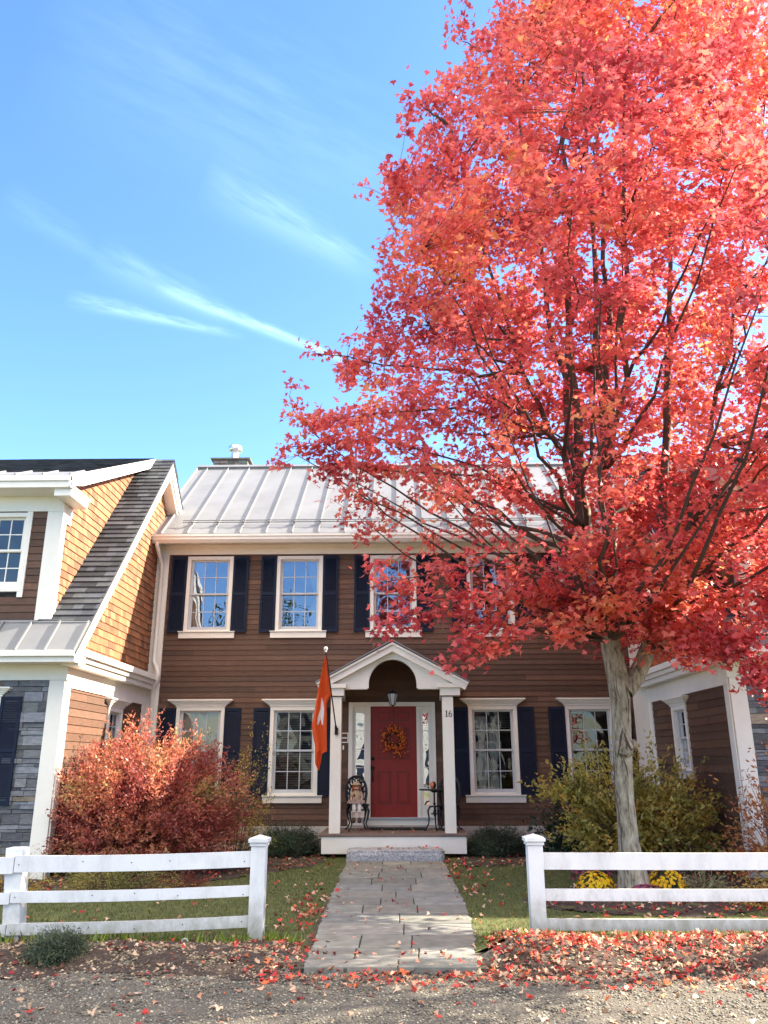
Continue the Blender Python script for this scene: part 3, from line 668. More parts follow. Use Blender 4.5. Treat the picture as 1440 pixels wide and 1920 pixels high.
# cast iron chairs
def iron_chair(x, y, rz, label):
    t = thing('iron_chair', (x, y, .386), label, 'chair', 'cast iron bistro chairs on the porch')
    def bld(mb, nm, sm=False):
        o = mb.build(nm, 'iron', None, smooth=sm); o.parent = t; return o
    m = MB(); m.lathe((0,0,.43),[(.001,.022),(.19,.02),(.215,.012),(.215,-.008),(.19,-.015),(.001,-.015)],24); bld(m,'seat')
    m = MB()
    for k in range(10):
        a = 2*PI*k/10; m.tube([(.19*math.cos(a),.19*math.sin(a),.415),(.2*math.cos(a+.15),.2*math.sin(a+.15),.375),(.19*math.cos(a+.3),.19*math.sin(a+.3),.34)], .007, 4)
    for k in range(24): a = 2*PI*k/24; b = 2*PI*(k+1)/24; m.tube([(.195*math.cos(a),.195*math.sin(a),.345),(.195*math.cos(b),.195*math.sin(b),.345)], .008, 5)
    bld(m,'seat_apron')
    m = MB(); P = []
    for k in range(21):
        a = PI*k/20; P.append((-.19*math.cos(a), .19+.05*math.sin(a)*1.4, .62+.30*math.sin(a)**.7))
    P = [(-.15,.15,.43),(-.17,.17,.52)]+P+[(.17,.17,.52),(.15,.15,.43)]
    m.tube(P, .026, 7)
    m.tube([(p[0]*.68, p[1]+.0, .46+(p[2]-.46)*.72) for p in P], .016, 6)
    for k in range(9):
        a = PI*(k+.5)/9; m.tube([(-.125*math.cos(a), .215, .57+.2*math.sin(a)), (-.165*math.cos(a-.15), .235, .61+.26*math.sin(a)), (-.18*math.cos(a+.1), .225, .61+.29*math.sin(a))], [.022,.014,.020], 5)
    for sx in (-1, 0, 1):
        m.tube([(sx*.03,.17,.45),(sx*.09,.2,.55),(sx*.02,.22,.64),(sx*.07,.22,.72),(sx*.03,.225,.80)], [.018,.014,.020,.012,.018], 6)
    for k in range(7): m.ball((-.1+.033*k,.24,.93-.004*(k-3)**2), .018, 4)
    bld(m,'backrest')
    for sx, sy in ((-1,-1),(1,-1),(-1,1),(1,1)):
        m = MB(); m.tube([(sx*.13,sy*.12,.42),(sx*.175,sy*.15,.34),(sx*.16,sy*.14,.22),(sx*.13,sy*.13,.12),(sx*.16,sy*.17,.04),(sx*.20,sy*.20,.0)], [.022,.024,.016,.013,.013,.018], 6); bld(m,'leg')
    t.rotation_euler = (0,0,rz); return t
iron_chair(-.74, 15.55, R(12), 'black cast iron chair left of the red door with a rag doll on it')
iron_chair(.92, 15.52, R(-12), 'black cast iron chair half hidden behind the right porch post')
# small pedestal table
t = thing('pedestal_table', (.68, 15.45, .386), 'small round black pedestal table with three curved legs right of the door', 'table')
m = MB(); m.lathe((.66,15.45,1.085),[(.001,.012),(.27,.012),(.285,.0),(.27,-.012),(.08,-.02),(.04,-.05),(.001,-.05)],28); m.build('tabletop', 'iron', t)
m = MB(); m.tube([(.66,15.45,1.06),(.66,15.45,.78),(.66,15.45,.62)], [.016,.013,.017], 8); m.ball((.66,15.45,.84), .026, 6); m.ball((.66,15.45,.7), .03, 6); m.lathe((.66,15.45,.66),[(.06,.0),(.07,.01),(.06,.02)],12); m.build('pedestal', 'iron', t, smooth=True)
for k in range(3):
    a = R(200+120*k); ca, sa = math.cos(a), math.sin(a); m = MB()
    m.tube([(.66+ca*q,15.45+sa*q,z) for q, z in ((.02,.80),(.09,.79),(.13,.72),(.11,.60),(.12,.50),(.17,.42),(.21,.395))], [.014,.018,.018,.014,.013,.013,.018], 7); m.build('leg', 'iron', t, smooth=True)
gd = thing('painted_gourd', (.64, 15.4, 1.098), 'small orange and black egg-shaped ornament on the pedestal table', 'ornament')
m = MB(); m.ball((.635,15.4,1.16), .058, 10, sq=(.85,.85,1.08)); m.build('shell', 'gourd_orange', gd, smooth=True)
m = MB(); m.ball((.656,15.405,1.162), .0595, 10, sq=(.72,.9,1.1)); m.build('dark_half', 'iron', gd, smooth=True)
# rag doll
def skin_mesh(name, verts, edges, radii, matn, parent, sub=1):
    me = bpy.data.meshes.new(name); off = Vector(parent['_o'])
    me.from_pydata([tuple(Vector(v)-off) for v in verts], edges, []); o = bpy.data.objects.new(name, me); COL.objects.link(o); o.parent = parent; o['_o'] = tuple(off)
    md = o.modifiers.new('skin', 'SKIN'); md.use_smooth_shade = True
    for i, r_ in enumerate(radii): me.skin_vertices[0].data[i].radius = (r_, r_)
    me.skin_vertices[0].data[0].use_root = True
    sb = o.modifiers.new('sub', 'SUBSURF'); sb.levels = sub; sb.render_levels = sub
    me.materials.append(MAT[matn]); return o
dl = thing('rag_doll', (-.75, 15.5, .83), 'rag doll with auburn hair and straw bonnet sitting on the left iron chair', 'doll')
X = -.76; Y_ = 15.52
V = [(X,Y_,.87),(X,Y_+.02,.95),(X,Y_+.03,1.04),(X-.005,Y_+.02,1.075),(X-.01,Y_,1.12),(X-.01,Y_-.01,1.15),
     (X-.055,Y_+.02,1.04),(X-.10,Y_-.01,.96),(X-.10,Y_-.07,.90),(X-.085,Y_-.10,.885),
     (X+.055,Y_+.02,1.04),(X+.10,Y_-.01,.96),(X+.09,Y_-.07,.90),(X+.075,Y_-.10,.885),
     (X-.03,Y_-.04,.86),(X-.035,Y_-.16,.85),(X-.04,Y_-.19,.76),(X-.035,Y_-.20,.64),(X-.045,Y_-.215,.57),(X-.05,Y_-.26,.565),
     (X+.04,Y_-.04,.86),(X+.05,Y_-.16,.85),(X+.06,Y_-.19,.76),(X+.065,Y_-.20,.64),(X+.075,Y_-.215,.57),(X+.085,Y_-.26,.565)]
Ed = [(0,1),(1,2),(2,3),(3,4),(4,5),(2,6),(6,7),(7,8),(8,9),(2,10),(10,11),(11,12),(12,13),(0,14),(14,15),(15,16),(16,17),(17,18),(18,19),(0,20),(20,21),(21,22),(22,23),(23,24),(24,25)]
Rd = [.055,.055,.048,.022,.055,.045,.024,.018,.015,.016,.024,.018,.015,.016,.036,.03,.022,.018,.016,.012,.036,.03,.022,.018,.016,.012]
skin_mesh('body', V, Ed, Rd, 'skin_cloth', dl, 2)
m = MB(); m.lathe((X,Y_+.01,0),[(.045,1.075),(.075,1.03),(.07,.95),(.085,.90)],18); m.build('bodice', 'muslin', dl, smooth=True)
m = MB(); n=28
ring = lambda rx, ry, dy, z, wv: [(X+rx*math.cos(2*PI*k/n)*(1+wv*math.sin(k*3)), Y_+dy+ry*math.sin(2*PI*k/n)*(1+wv*math.sin(k*3+1)), z+wv*.1*math.sin(k*2)) for k in range(n)]
rs = [ring(.075,.07,0,.93,0), ring(.11,.11,-.03,.915,.05), ring(.15,.15,-.06,.89,.08), ring(.165,.165,-.065,.855,.1)]
for a_, b_ in zip(rs[:-1], rs[1:]):
    for k in range(n): m.poly([a_[k],a_[(k+1)%n],b_[(k+1)%n],b_[k]])
m.build('skirt', 'print_dress', dl, smooth=True)
for sx in (-.037, .055):
    m = MB(); m.tube([(X+sx*.8,Y_-.08,.855),(X+sx,Y_-.165,.845),(X+sx*1.05,Y_-.19,.77),(X+sx*1.05,Y_-.198,.72)], [.042,.042,.036,.034], 12); m.tube([(X+sx*1.05,Y_-.198,.722),(X+sx*1.05,Y_-.2,.705)], [.043,.043], 12); m.build('pantaloon_leg', 'pantaloon', dl, smooth=True)
    m = MB(); m.ball((X+sx*1.15,Y_-.235,.56), .045, 8, sq=(.85,1.25,.8)); m.ball((X+sx*1.15,Y_-.212,.59), .032, 8); m.build('shoe', 'doll_shoe', dl, smooth=True)
for sx in (-1, 1):
    m = MB(); m.tube([(X+sx*.05,Y_+.02,1.045),(X+sx*.085,Y_,.99),(X+sx*.108,Y_-.015,.945)], [.034,.033,.028], 10); m.build('sleeve', 'muslin', dl, smooth=True)
m = MB(); m.ball((X-.01,Y_+.02,1.145), .072, 8, sq=(1.1,.9,1)); 
for k in range(26):
    a = random.uniform(-.4, PI+.4); p = (X-.01+.06*math.cos(a), Y_-.005, 1.13+.055*math.sin(a)); m.tube([p,(p[0]+.02*math.cos(a),p[1]-.01,p[2]-.03),(p[0]+.012*math.cos(a)+random.gauss(0,.008),p[1],p[2]-.075)], .007, 4)
m.build('hair', 'doll_hair', dl, smooth=True)
m = MB(); m.lathe((X-.01,Y_+.01,1.15),[(.088,.02),(.085,.028),(.066,.035),(.062,.06),(.04,.075),(.001,.08)],20); m.build('bonnet', 'muslin', dl, smooth=True)
m = MB()
for sx in (-.02,.02): m.ball((X-.01+sx,Y_-.056,1.122), .0055, 4)
m.build('eye', 'iron', dl); m = MB(); m.ball((X-.01,Y_-.06,1.108), .006, 4, sq=(.8,1,1)); m.tube([(X-.024,Y_-.054,1.096),(X-.01,Y_-.058,1.09),(X+.004,Y_-.054,1.096)], .003, 4); m.ball((X-.035,Y_-.045,.99), .03, 6, sq=(.8,.5,1.1)); m.build('red_applique', 'door_paint', dl)
# ================================================================ FLAG
fl = thing('porch_flag', (-1.1, 14.82, 2.1), 'limp orange flag with white emblem on a pole fixed to the left porch post', 'flag')
b0 = Vector((-1.10,14.835,2.10)); b1 = Vector((-1.235,13.86,3.40))
m = MB(); m.box((-1.13,14.80,2.04),(-1.07,14.84,2.16)); m.tube([b0+Vector((0,0,.0)), b0.lerp(b1,.07)], .022, 8); m.build('bracket', 'dark_bronze', fl)
m = MB(); m.tube([b0, b1], [.012,.010], 8); m.build('pole', 'dark_bronze', fl, smooth=True)
m = MB(); m.ball(b1+Vector((0,0,.045)), .036, 8); m.ball(b1+Vector((0,0,.0)), .022, 6); m.build('finial', 'fence_paint', fl, smooth=True)
Ls = [(3.36,-1.240),(3.05,-1.31),(2.80,-1.36),(2.57,-1.40),(2.35,-1.43),(2.19,-1.46),(2.04,-1.45),(1.86,-1.405),(1.54,-1.39),(1.44,-1.34)]
Rs = [(3.36,-1.233),(3.05,-1.20),(2.80,-1.165),(2.68,-1.14),(2.60,-1.19),(2.53,-1.215),(2.26,-1.21),(1.74,-1.20),(1.71,-1.28),(1.56,-1.30),(1.44,-1.325)]
def itp(T, z):
    T = sorted(T); return float(np.interp(z, [a for a,b in T], [b for a,b in T]))
m = MB(); nz_, nx_ = 70, 26; G = []
for i in range(nz_+1):
    z = 3.36-(3.36-1.44)*i/nz_; xl, xr = itp(Ls,z), itp(Rs,z); row = []
    yb = 13.89+ (3.36-z)*.28 if z > 2.68 else 14.08
    for j in range(nx_+1):
        s_ = j/nx_; row.append((xl+(xr-xl)*s_, yb+.035*math.sin(s_*9+z*1.3)*min(1,(3.4-z)*1.5)+ (s_-1)*.05*(3.36-z), z))
    G.append(row)
for i in range(nz_):
    for j in range(nx_): m.poly([G[i][j],G[i+1][j],G[i+1][j+1],G[i][j+1]])
fc = m.build('flag_cloth', 'flag_cloth', fl, smooth=True)
em = [(2.63,-1.315,-1.30),(2.54,-1.318,-1.275),(2.45,-1.325,-1.258),(2.36,-1.35,-1.262),(2.29,-1.365,-1.27)]
m = MB(); E_ = []
def ypos(x, z):
    xl, xr = itp(Ls,z), itp(Rs,z); s_ = (x-xl)/(xr-xl); yb = 13.89+(3.36-z)*.28 if z > 2.68 else 14.08
    return yb+.035*math.sin(s_*9+z*1.3)*min(1,(3.4-z)*1.5)+(s_-1)*.05*(3.36-z)-.006
for z in np.linspace(2.63,2.29,18):
    a = float(np.interp(-z,[-e[0] for e in em],[e[1] for e in em])); b = float(np.interp(-z,[-e[0] for e in em],[e[2] for e in em]))
    E_.append([(a+(b-a)*j/8, ypos(a+(b-a)*j/8,z), z) for j in range(9)])
for z in np.linspace(2.28,2.18,6):
    q = (2.28-z)/.1; L1=(-1.365-.01*q, -1.318-.032*q); 
    E_.append([(L1[0]+(L1[1]-L1[0])*j/3, ypos(L1[0]+(L1[1]-L1[0])*j/3,z), z) for j in range(4)]+[None]+[(-1.318+.02*q+(.048-.022*q)*j/3, ypos(-1.318+.02*q+(.048-.022*q)*j/3,z), z) for j in range(4)])
for A_, B_ in zip(E_[:-1], E_[1:]):
    for j in range(8):
        q = [A_[j],B_[j],B_[j+1],A_[j+1]]
        if None in q: continue
        m.poly(q)
m.build('emblem', 'flag_emblem', fc, smooth=True)
# ================================================================ FENCES
def post_mesh(m, x, y, h, w=.135, cap=True, lean=0):
    q = w/2; f = lambda a,b,c: (x+a+lean*c, y+b, c)
    m.box((-q,-q,-.05),(q,q,h-.05),fr=f)
    if cap:
        m.box((-q-.012,-q-.012,h-.085),(q+.012,q+.012,h-.055),fr=f)
        m.box((-q-.025,-q-.025,h-.054),(q+.025,q+.025,h-.022),fr=f)
        A = [f(-q-.025,-q-.025,h-.0215),f(q+.025,-q-.025,h-.0215),f(q+.025,q+.025,h-.0215),f(-q-.025,q+.025,h-.0215)]; T = f(0,0,h+.012)
        for k in range(4): m.poly([A[k],A[(k+1)%4],T])
def rail(m, a, b, z0, z1, th=.038, sag=0):
    a = Vector(a); b = Vector(b); d = (b-a).normalized(); n_ = Vector((-d.y,d.x)); L_ = (b-a).length; n = 8
    for k in range(n):
        p, q = a+d*L_*k/n, a+d*L_*(k+1)/n
        zp = -sag*math.sin(PI*k/n); zq = -sag*math.sin(PI*(k+1)/n)
        P = [(p-n_*th/2,z0+zp),(q-n_*th/2,z0+zq),(q+n_*th/2,z0+zq),(p+n_*th/2,z0+zp)]; T = [(p-n_*th/2,z1+zp),(q-n_*th/2,z1+zq),(q+n_*th/2,z1+zq),(p+n_*th/2,z1+zp)]
        v3 = lambda l: [(u.x,u.y,z) for u,z in l]
        P, T = v3(P), v3(T)
        m.poly(T); m.poly(P[::-1])
        for i_, j_ in ((0,1),(2,3)): m.poly([P[i_],P[j_],T[j_],T[i_]])
        if k in (0,n-1):
            for i_, j_ in ((1,2),(3,0)): m.poly([P[i_],P[j_],T[j_],T[i_]])
fe = thing('rail_fence', (-3, 7.9, 0), 'white three-rail fence left of the stone path, a leaning post near its left end', 'fence', 'white rail fences along the road')
m = MB(); post_mesh(m, -1.295, 8.0, .905); m.build('post', 'fence_paint', fe, bevel=.004)
m = MB(); post_mesh(m, -3.36, 7.70, .885, .15, cap=False, lean=-.085+.0); m.build('post', 'fence_paint', fe, bevel=.006)
m = MB(); post_mesh(m, -5.6, 7.36, .9); m.build('post', 'fence_paint', fe, bevel=.004)
for z0, z1 in ((.63,.765),(.385,.475),(.13,.222)):
    m = MB(); rail(m, (-3.40,7.615), (-1.36,7.98), z0+.01, z1+.01, sag=.012); ro = m.build('rail', 'fence_paint', fe, bevel=.003)
    for q in (.02,.3,.52,.68,.97):
        q += random.uniform(-.04,.04)*(.1<q<.9); m = MB(); m.ball((-3.40+2.04*q, 7.615+.365*q-.021, (z0+z1)/2+random.uniform(-.02,.02)), .0055, 4, sq=(1,.5,1)); m.build('nail', 'dark_bronze', ro)
    m = MB(); rail(m, (-5.55,7.30), (-3.405,7.61), z0, z1, sag=.01); m.build('rail', 'fence_paint', fe, bevel=.003)
fe = thing('rail_fence', (3, 8.12, 0), 'white three-rail fence right of the stone path in front of the maple trunk', 'fence', 'white rail fences along the road')
m = MB(); post_mesh(m, 1.275, 8.12, .90, .14); m.build('post', 'fence_paint', fe, bevel=.004)
m = MB(); post_mesh(m, 4.9, 8.12, .90, .14); m.build('post', 'fence_paint', fe, bevel=.004)
for z0, z1 in ((.60,.745),(.335,.435),(.09,.185)):
    m = MB(); rail(m, (1.34,8.12), (4.85,8.12), z0, z1, sag=.006); m.build('rail', 'fence_paint', fe, bevel=.003)
    m = MB(); rail(m, (4.95,8.12), (8.4,8.12), z0, z1, sag=.006); m.build('rail', 'fence_paint', fe, bevel=.003)
# ================================================================ GROUND
def nz2(x, y, s, seed=0):
    return (math.sin(x*s+seed)*math.cos(y*s*1.3+seed*2.1)+math.sin(x*s*2.3+y*s*1.7+seed)*.5+math.sin(x*s*5.1-y*s*4.3+seed*3)*.25)/1.75
def sstep(a, b, x): t = min(max((x-a)/(b-a),0),1); return t*t*(3-2*t)
def gh(x, y):
    """height of the ground: lawn at 0, road a little lower, a leafy bank on each side of the path end"""
    z = -.035*sstep(7.4, 6.9, y)
    side = sstep(.62, .95, x) + sstep(-.75, -1.15, x)
    bank = math.exp(-((y-7.55)/.42)**2)
    amp = .11 if x > 0 else .075
    z += amp*side*bank*(1+.35*nz2(x,y,1.7,1))
    if x > 2: z += .03*math.exp(-((y-10.3)/1.1)**2-((x-2.9)/1.2)**2)
    return z
def sheet(name, x0, x1, y0, y1, nx, ny, dz, m_, label=None, kind='structure', hf=None, mask=None):
    vs = []; fs = []
    for j in range(ny+1):
        for i in range(nx+1):
            x = x0+(x1-x0)*i/nx; y = y0+(y1-y0)*j/ny; vs.append((x, y, (hf or gh)(x,y)+dz))
    for j in range(ny):
        for i in range(nx):
            a = j*(nx+1)+i
            if mask and not mask(x0+(x1-x0)*(i+.5)/nx, y0+(y1-y0)*(j+.5)/ny): continue
            fs.append((a,a+1,a+nx+2,a+nx+1))
    me = bpy.data.meshes.new(name); me.from_pydata(vs, [], fs); me.materials.append(MAT[m_]); me.polygons.foreach_set('use_smooth', [True]*len(fs))
    o = bpy.data.objects.new(name, me); COL.objects.link(o); o['kind'] = kind; return o
sheet('ground', -400, 400, -400, 500, 40, 40, 0, 'turf', hf=lambda x,y: -.22)
sheet('gravel_road', -12, 12, -4, 8.2, 240, 122, 0, 'gravel', hf=lambda x,y: gh(x,y)+.006*nz2(x,y,6,4)-(.15*sstep(7.4,8.2,y)))
sheet('lawn', -12, 12, 7.62, 16.3, 192, 70, 0, 'turf')
def in_bed(x, y):
    if x < -1.1: return y < 8.0-.02*x or y > 11.3+.9*(x+5)*.35+.15*math.sin(x*4) 
    return False
def bedmask(x, y):
    n = .12*nz2(x, y, 3, 2)
    if 6.95+n < y < 7.88+n*.4 and (x < -.95+n or x > .85+n): return True                  # roadside bank
    if x < -1.25 and y > 10.9+max(0,(x+3.2))*1.55+n*2: return True                          # left planting bed
    if x > 1.0 and y > 13.6-max(0,(x-2.0))*.9+n*2: return True
    if ((x-2.9)/1.35)**2+((y-10.35)/1.15)**2 < 1+n*2: return True                           # tree ring
    if x > 3.2 and y > 10.3+n*2: return True
    return False
sheet('planting_bed', -9, 9, 6.6, 16.2, 320, 190, .006, 'soil', mask=bedmask, hf=lambda x,y: gh(x,y)+(.02*nz2(x,y,9,3)+.01*nz2(x,y,23,5))*sstep(6.95,7.3,y))
# flagstone path
m = MB(); yb = 14.1; pe = lambda y: (float(np.interp(y,[7.1,8.2,9.7,14.2],[-.76,-.78,-.82,-.85])), float(np.interp(y,[7.1,8.2,9.7,14.2],[.62,.70,.76,.74])))
g = MB(); g.box((-.84,7.07,-.1),(.73,14.15,.006)); jo = g.build('stone_path', 'joint'); jo['kind'] = 'structure'
rows_y = [14.15,13.72,13.25,12.75,12.15,11.55,10.95,10.45,9.95,9.42,8.86,8.3,7.75,7.33,7.05]
for a_, b_ in zip(rows_y[:-1], rows_y[1:]):
    l0, r0 = pe(a_); l1, r1 = pe(b_); n = random.choice((2,3,2,3)); cutp = sorted([0]+[(k+random.uniform(-.22,.22))/n for k in range(1,n)]+[1])
    for c0, c1 in zip(cutp[:-1], cutp[1:]):
        gx = .010; t = random.choice([(1,1,1),(.86,.88,.91),(1.10,1.07,1.0),(.95,.92,.87),(.92,.94,.90),(1.02,.98,.94)]); kt = random.uniform(.84,1.12); t = tuple(v*kt for v in t)
        fx = lambda s_, y: pe(y)[0]+(pe(y)[1]-pe(y)[0])*s_
        gy = .014; gx = .006; C4 = [(fx(c0,a_)+gx,a_-gy),(fx(c1,a_)-gx,a_-gy),(fx(c1,b_)-gx,b_+gy),(fx(c0,b_)+gx,b_+gy)]; P = []
        for k in range(4):
            (xa,ya),(xb,yb_) = C4[k],C4[(k+1)%4]; q = 9 if k%2==0 else 6; outer = (k==1 and c1>=.999) or (k==3 and c0<=.001); jt = .012 if outer else (.003 if k%2==0 else .0016)
            for r_ in range(q): f = r_/q; P.append((xa+(xb-xa)*f+random.gauss(0,jt)*(r_>0), ya+(yb_-ya)*f+random.gauss(0,.004)*(r_>0)))
        z = .022+random.uniform(-.003,.003); tz = random.uniform(-.003,.003)
        zz = lambda x, y: z+tz*(x-C4[0][0])
        xc = sum(p[0] for p in P)/len(P); yc = sum(p[1] for p in P)/len(P); I = [(xc+(x-xc)*.985,yc+(y-yc)*.965) for x,y in P]
        m.poly([(x,y,zz(x,y)) for x,y in I][::-1], t); nP = len(P)
        for k in range(nP):
            k2 = (k+1)%nP; (xa,ya),(xb,yb_) = P[k],P[k2]; (ia,ja),(ib,jb) = I[k],I[k2]
            m.poly([(ia,ja,zz(ia,ja)),(ib,jb,zz(ib,jb)),(xb,yb_,zz(xb,yb_)-.006),(xa,ya,zz(xa,ya)-.006)], t); m.poly([(xa,ya,zz(xa,ya)-.006),(xb,yb_,zz(xb,yb_)-.006),(xb,yb_,-.06),(xa,ya,-.06)], t)
o = m.build('flagstones', 'flagstone', jo, bevel=.0)
# granite step
bm = bmesh.new(); bmesh.ops.create_cube(bm, size=1)
bmesh.ops.subdivide_edges(bm, edges=bm.edges[:], cuts=14, use_grid_fill=True)
from mathutils import noise as mn
for v in bm.verts:
    x, y, z = v.co; v.co = Vector((-.055+x*1.60, 14.42+y*.52, .085+z*.19))
    p = v.co*7; n = Vector((mn.noise(p), mn.noise(p+Vector((9,3,1))), mn.noise(p+Vector((4,8,2)))))
    front = y < -.45; v.co += n*(.028 if front else .008)
    if front and z < .2: v.co.y -= .012
    if abs(x) > .46 : v.co.z -= .03*max(0, z)*(abs(x)-.46)/.04
me = bpy.data.meshes.new('granite_step'); bm.to_mesh(me); bm.free(); me.materials.append(MAT['granite']); me.polygons.foreach_set('use_smooth', [True]*len(me.polygons))
o = bpy.data.objects.new('granite_step', me); COL.objects.link(o); tag(o, 'rough grey granite slab step at the foot of the porch', 'step')
# ================================================================ LEAF SCATTER ENGINE
MAPLE = np.array([(0,-.55),(.012,-.10),(.28,-.36),(.30,-.12),(.82,-.10),(.60,.10),(.86,.50),(.42,.38),(.36,.52),(.22,.62),(0,1.05)])
MAPLE = np.vstack([MAPLE, MAPLE[1:-1][::-1]*[-1,1]]) ; MAPLE = MAPLE[:, :]
SIMPLE = np.array([(0,-.5),(.22,-.2),(.27,.1),(.16,.45),(0,.75),(-.16,.45),(-.27,.1),(-.22,-.2)])
NARROW = np.array([(0,-.5),(.12,-.1),(.10,.4),(0,.8),(-.10,.4),(-.12,-.1)])
DIAMOND = np.array([(0,-.5),(.3,.05),(0,.7),(-.3,.05)])
def leaf_mesh(name, pos, nor, dirv, size, color, tmpl, matn, parent=None, fold=.25, curl=.3, loc=(0,0,0)):
    n = len(pos); k = len(tmpl)
    nor = nor/np.linalg.norm(nor,axis=1,keepdims=True); t = dirv-nor*np.sum(nor*dirv,axis=1,keepdims=True); t /= np.maximum(np.linalg.norm(t,axis=1,keepdims=True),1e-6); b = np.cross(t, nor)
    X_ = tmpl[:,0][None,:,None]; Y1 = tmpl[:,1][None,:,None]
    fo = (np.full(n,fold) if np.isscalar(fold) else fold)[:,None,None]; cu = (np.full(n,curl) if np.isscalar(curl) else curl)[:,None,None]
    Z_ = fo*np.abs(X_) - cu*(Y1**2)*.5 - cu*.3*X_**2
    s = size[:,None,None]
    P = pos[:,None,:] + s*(X_*b[:,None,:] + Y1*t[:,None,:] + Z_*nor[:,None,:])
    off = np.array(parent['_o'] if parent else loc, float)
    P = (P.reshape(-1,3)-off).astype(np.float32)
    me = bpy.data.meshes.new(name); me.vertices.add(n*k); me.vertices.foreach_set('co', P.ravel()); me.loops.add(n*k); me.loops.foreach_set('vertex_index', np.arange(n*k,dtype=np.int32))
    me.polygons.add(n); me.polygons.foreach_set('loop_start', np.arange(0,n*k,k,dtype=np.int32)); me.polygons.foreach_set('loop_total', np.full(n,k,np.int32)); me.update(calc_edges=True)
    at = me.attributes.new('tint','FLOAT_COLOR','FACE'); c4 = np.ones((n,4),np.float32); c4[:,:3] = color; at.data.foreach_set('color', c4.ravel())
    me.materials.append(MAT[matn]); o = bpy.data.objects.new(name, me); COL.objects.link(o)
    if parent: o.parent = parent; o['_o'] = tuple(off)
    else: o.location = off; o['_o'] = tuple(off)
    return o
def pal(cols, n, w=None, jit=.15, idx=None):
    cols = np.array(cols); i = rng.choice(len(cols), n, p=w) if idx is None else idx
    c = cols[i]*(1+rng.normal(0,jit,(n,1))); return np.clip(c,.004,4)
def rand_dirs(n):
    v = rng.normal(size=(n,3)); return v/np.linalg.norm(v,axis=1,keepdims=True)
# ================================================================ MAPLE TREE
tree = thing('maple_tree', (2.88, 10.7, 0), 'large maple in full red autumn leaf behind the right-hand white fence', 'tree')
def crown_c(z): return np.array([np.interp(z,[0,3,6,10,13,16],[2.9,2.9,3.1,3.5,3.95,4.2]), 10.7])
RZs = [2.3,2.9,3.5,4.2,4.8,5.5,6,7,8,9.5,11,12.5,14,15.5,17,17.8]; RRs = [.4,1.2,2.3,2.85,3.15,3.85,4.1,4.15,3.95,3.5,3.0,2.5,2.05,1.6,1.0,.3]
def crown_r(z): return np.interp(z, RZs, RRs)
# trunk with flare and forks
m = MB()
tp = [(2.90,10.7,-.05),(2.885,10.7,.12),(2.86,10.7,.6),(2.85,10.7,1.1),(2.87,10.7,1.74),(2.90,10.7,2.21),(2.90,10.7,2.6),(2.86,10.72,3.0),(2.84,10.72,3.3)]
tr = [.34,.19,.128,.112,.116,.124,.142,.135,.12]
base_i = len(m.v); m.tube(tp, tr, 16, cap=False)
# burl and fluting
vv = []
for (x,y,z) in m.v:
    c = Vector((np.interp(z,[p[2] for p in tp],[p[0] for p in tp]), 10.7, z)); d = Vector((x,y,z))-c; a = math.atan2(d.y,d.x)
    k = 1+.07*math.sin(a*3+z*1.2)+.05*math.sin(a*5-z*2)+.12*math.exp(-((z-1.72)/.13)**2)*max(0,math.sin(a*2.5+.6))
    vv.append(tuple(c+d*k))
m.v = vv
limbs = []   # (polyline, radii)
def limb(a, tgt, r0, r1, n=9, sag=.0, wob=.06, up=.35):
    a = Vector(a); t = Vector(tgt); L_ = (t-a).length; mid = a.lerp(t,.5)+Vector((0,0,-up*L_*.18)) ; ctl = a.lerp(t,.35)+Vector(((t.x-a.x)*.12,(t.y-a.y)*.12,-up*L_*.12))
    P = []
    for k in range(n+1):
        s_ = k/n; p = a*(1-s_)**2+ctl*2*s_*(1-s_)+t*s_*s_
        if 0 < k < n: p += Vector((random.gauss(0,1),random.gauss(0,1),random.gauss(0,.6)))*wob*min(1,L_/3)*.5
        P.append(p)
    Rr = [r0+(r1-r0)*(k/n)**.8 for k in range(n+1)]
    limbs.append((P,Rr,1)); return P, Rr
def at(P, s_): k = s_*(len(P)-1); i = min(int(k),len(P)-2); return P[i].lerp(P[i+1],k-i)
L0 = limb((2.85,10.72,3.1),(2.55,10.6,5.2),.12,.085,wob=.05,up=0); L0b = limb(L0[0][-1],(3.0,10.4,16.0),.08,.012,16,wob=.12,up=0)
L1 = limb((2.98,10.7,2.45),(3.45,10.75,3.25),.13,.10,5,wob=.02,up=1); L1b = limb(L1[0][-1],(4.9,10.9,13.8),.088,.012,14,wob=.05,up=.25)
L2 = limb((2.88,10.75,3.2),(3.15,11.2,5.0),.10,.08,wob=.04,up=0); L2b = limb(L2[0][-1],(3.8,11.7,15.4),.075,.012,14,wob=.12,up=0)
L3 = limb(L0[0][6],(1.9,10.2,13.6),.065,.012,14,wob=.14,up=.2)
L4 = limb(L0[0][3],(3.9,9.4,14.8),.07,.012,14,wob=.14,up=.1)
L5 = limb((2.86,10.7,3.2),(3.35,10.55,16.9),.075,.012,16,wob=.07,up=.0)
L6 = limb(L1[0][-1],(5.9,10.2,11.5),.06,.012,12,wob=.1,up=.4)
L7 = limb(L0[0][-2],(.9,10.3,11.3),.055,.012,12,wob=.1,up=.3)
leaders = [L0,L0b,L1,L1b,L2b,L3,L4,L5,L6,L7,L2]
LP = [p for l in leaders for p in l[0]]
LPn = np.array([tuple(p) for p in LP]); LPr = np.array([r_ for l in leaders for r_ in l[1]])
sec = []
def attach(tgt, pts, rise=.75):
    rise = rise+random.uniform(-.25,.25)
    d = pts-np.array(tgt); h = np.hypot(d[:,0],d[:,1]); dz = np.array(tgt)[2]-pts[:,2]
    cost = np.sqrt(h**2+dz**2)+np.abs(dz-rise*h)*.8+np.where(pts[:,2]<2.9,.9+random.random()*2,0)+rng.random(len(pts))*.5; return int(np.argmin(cost))
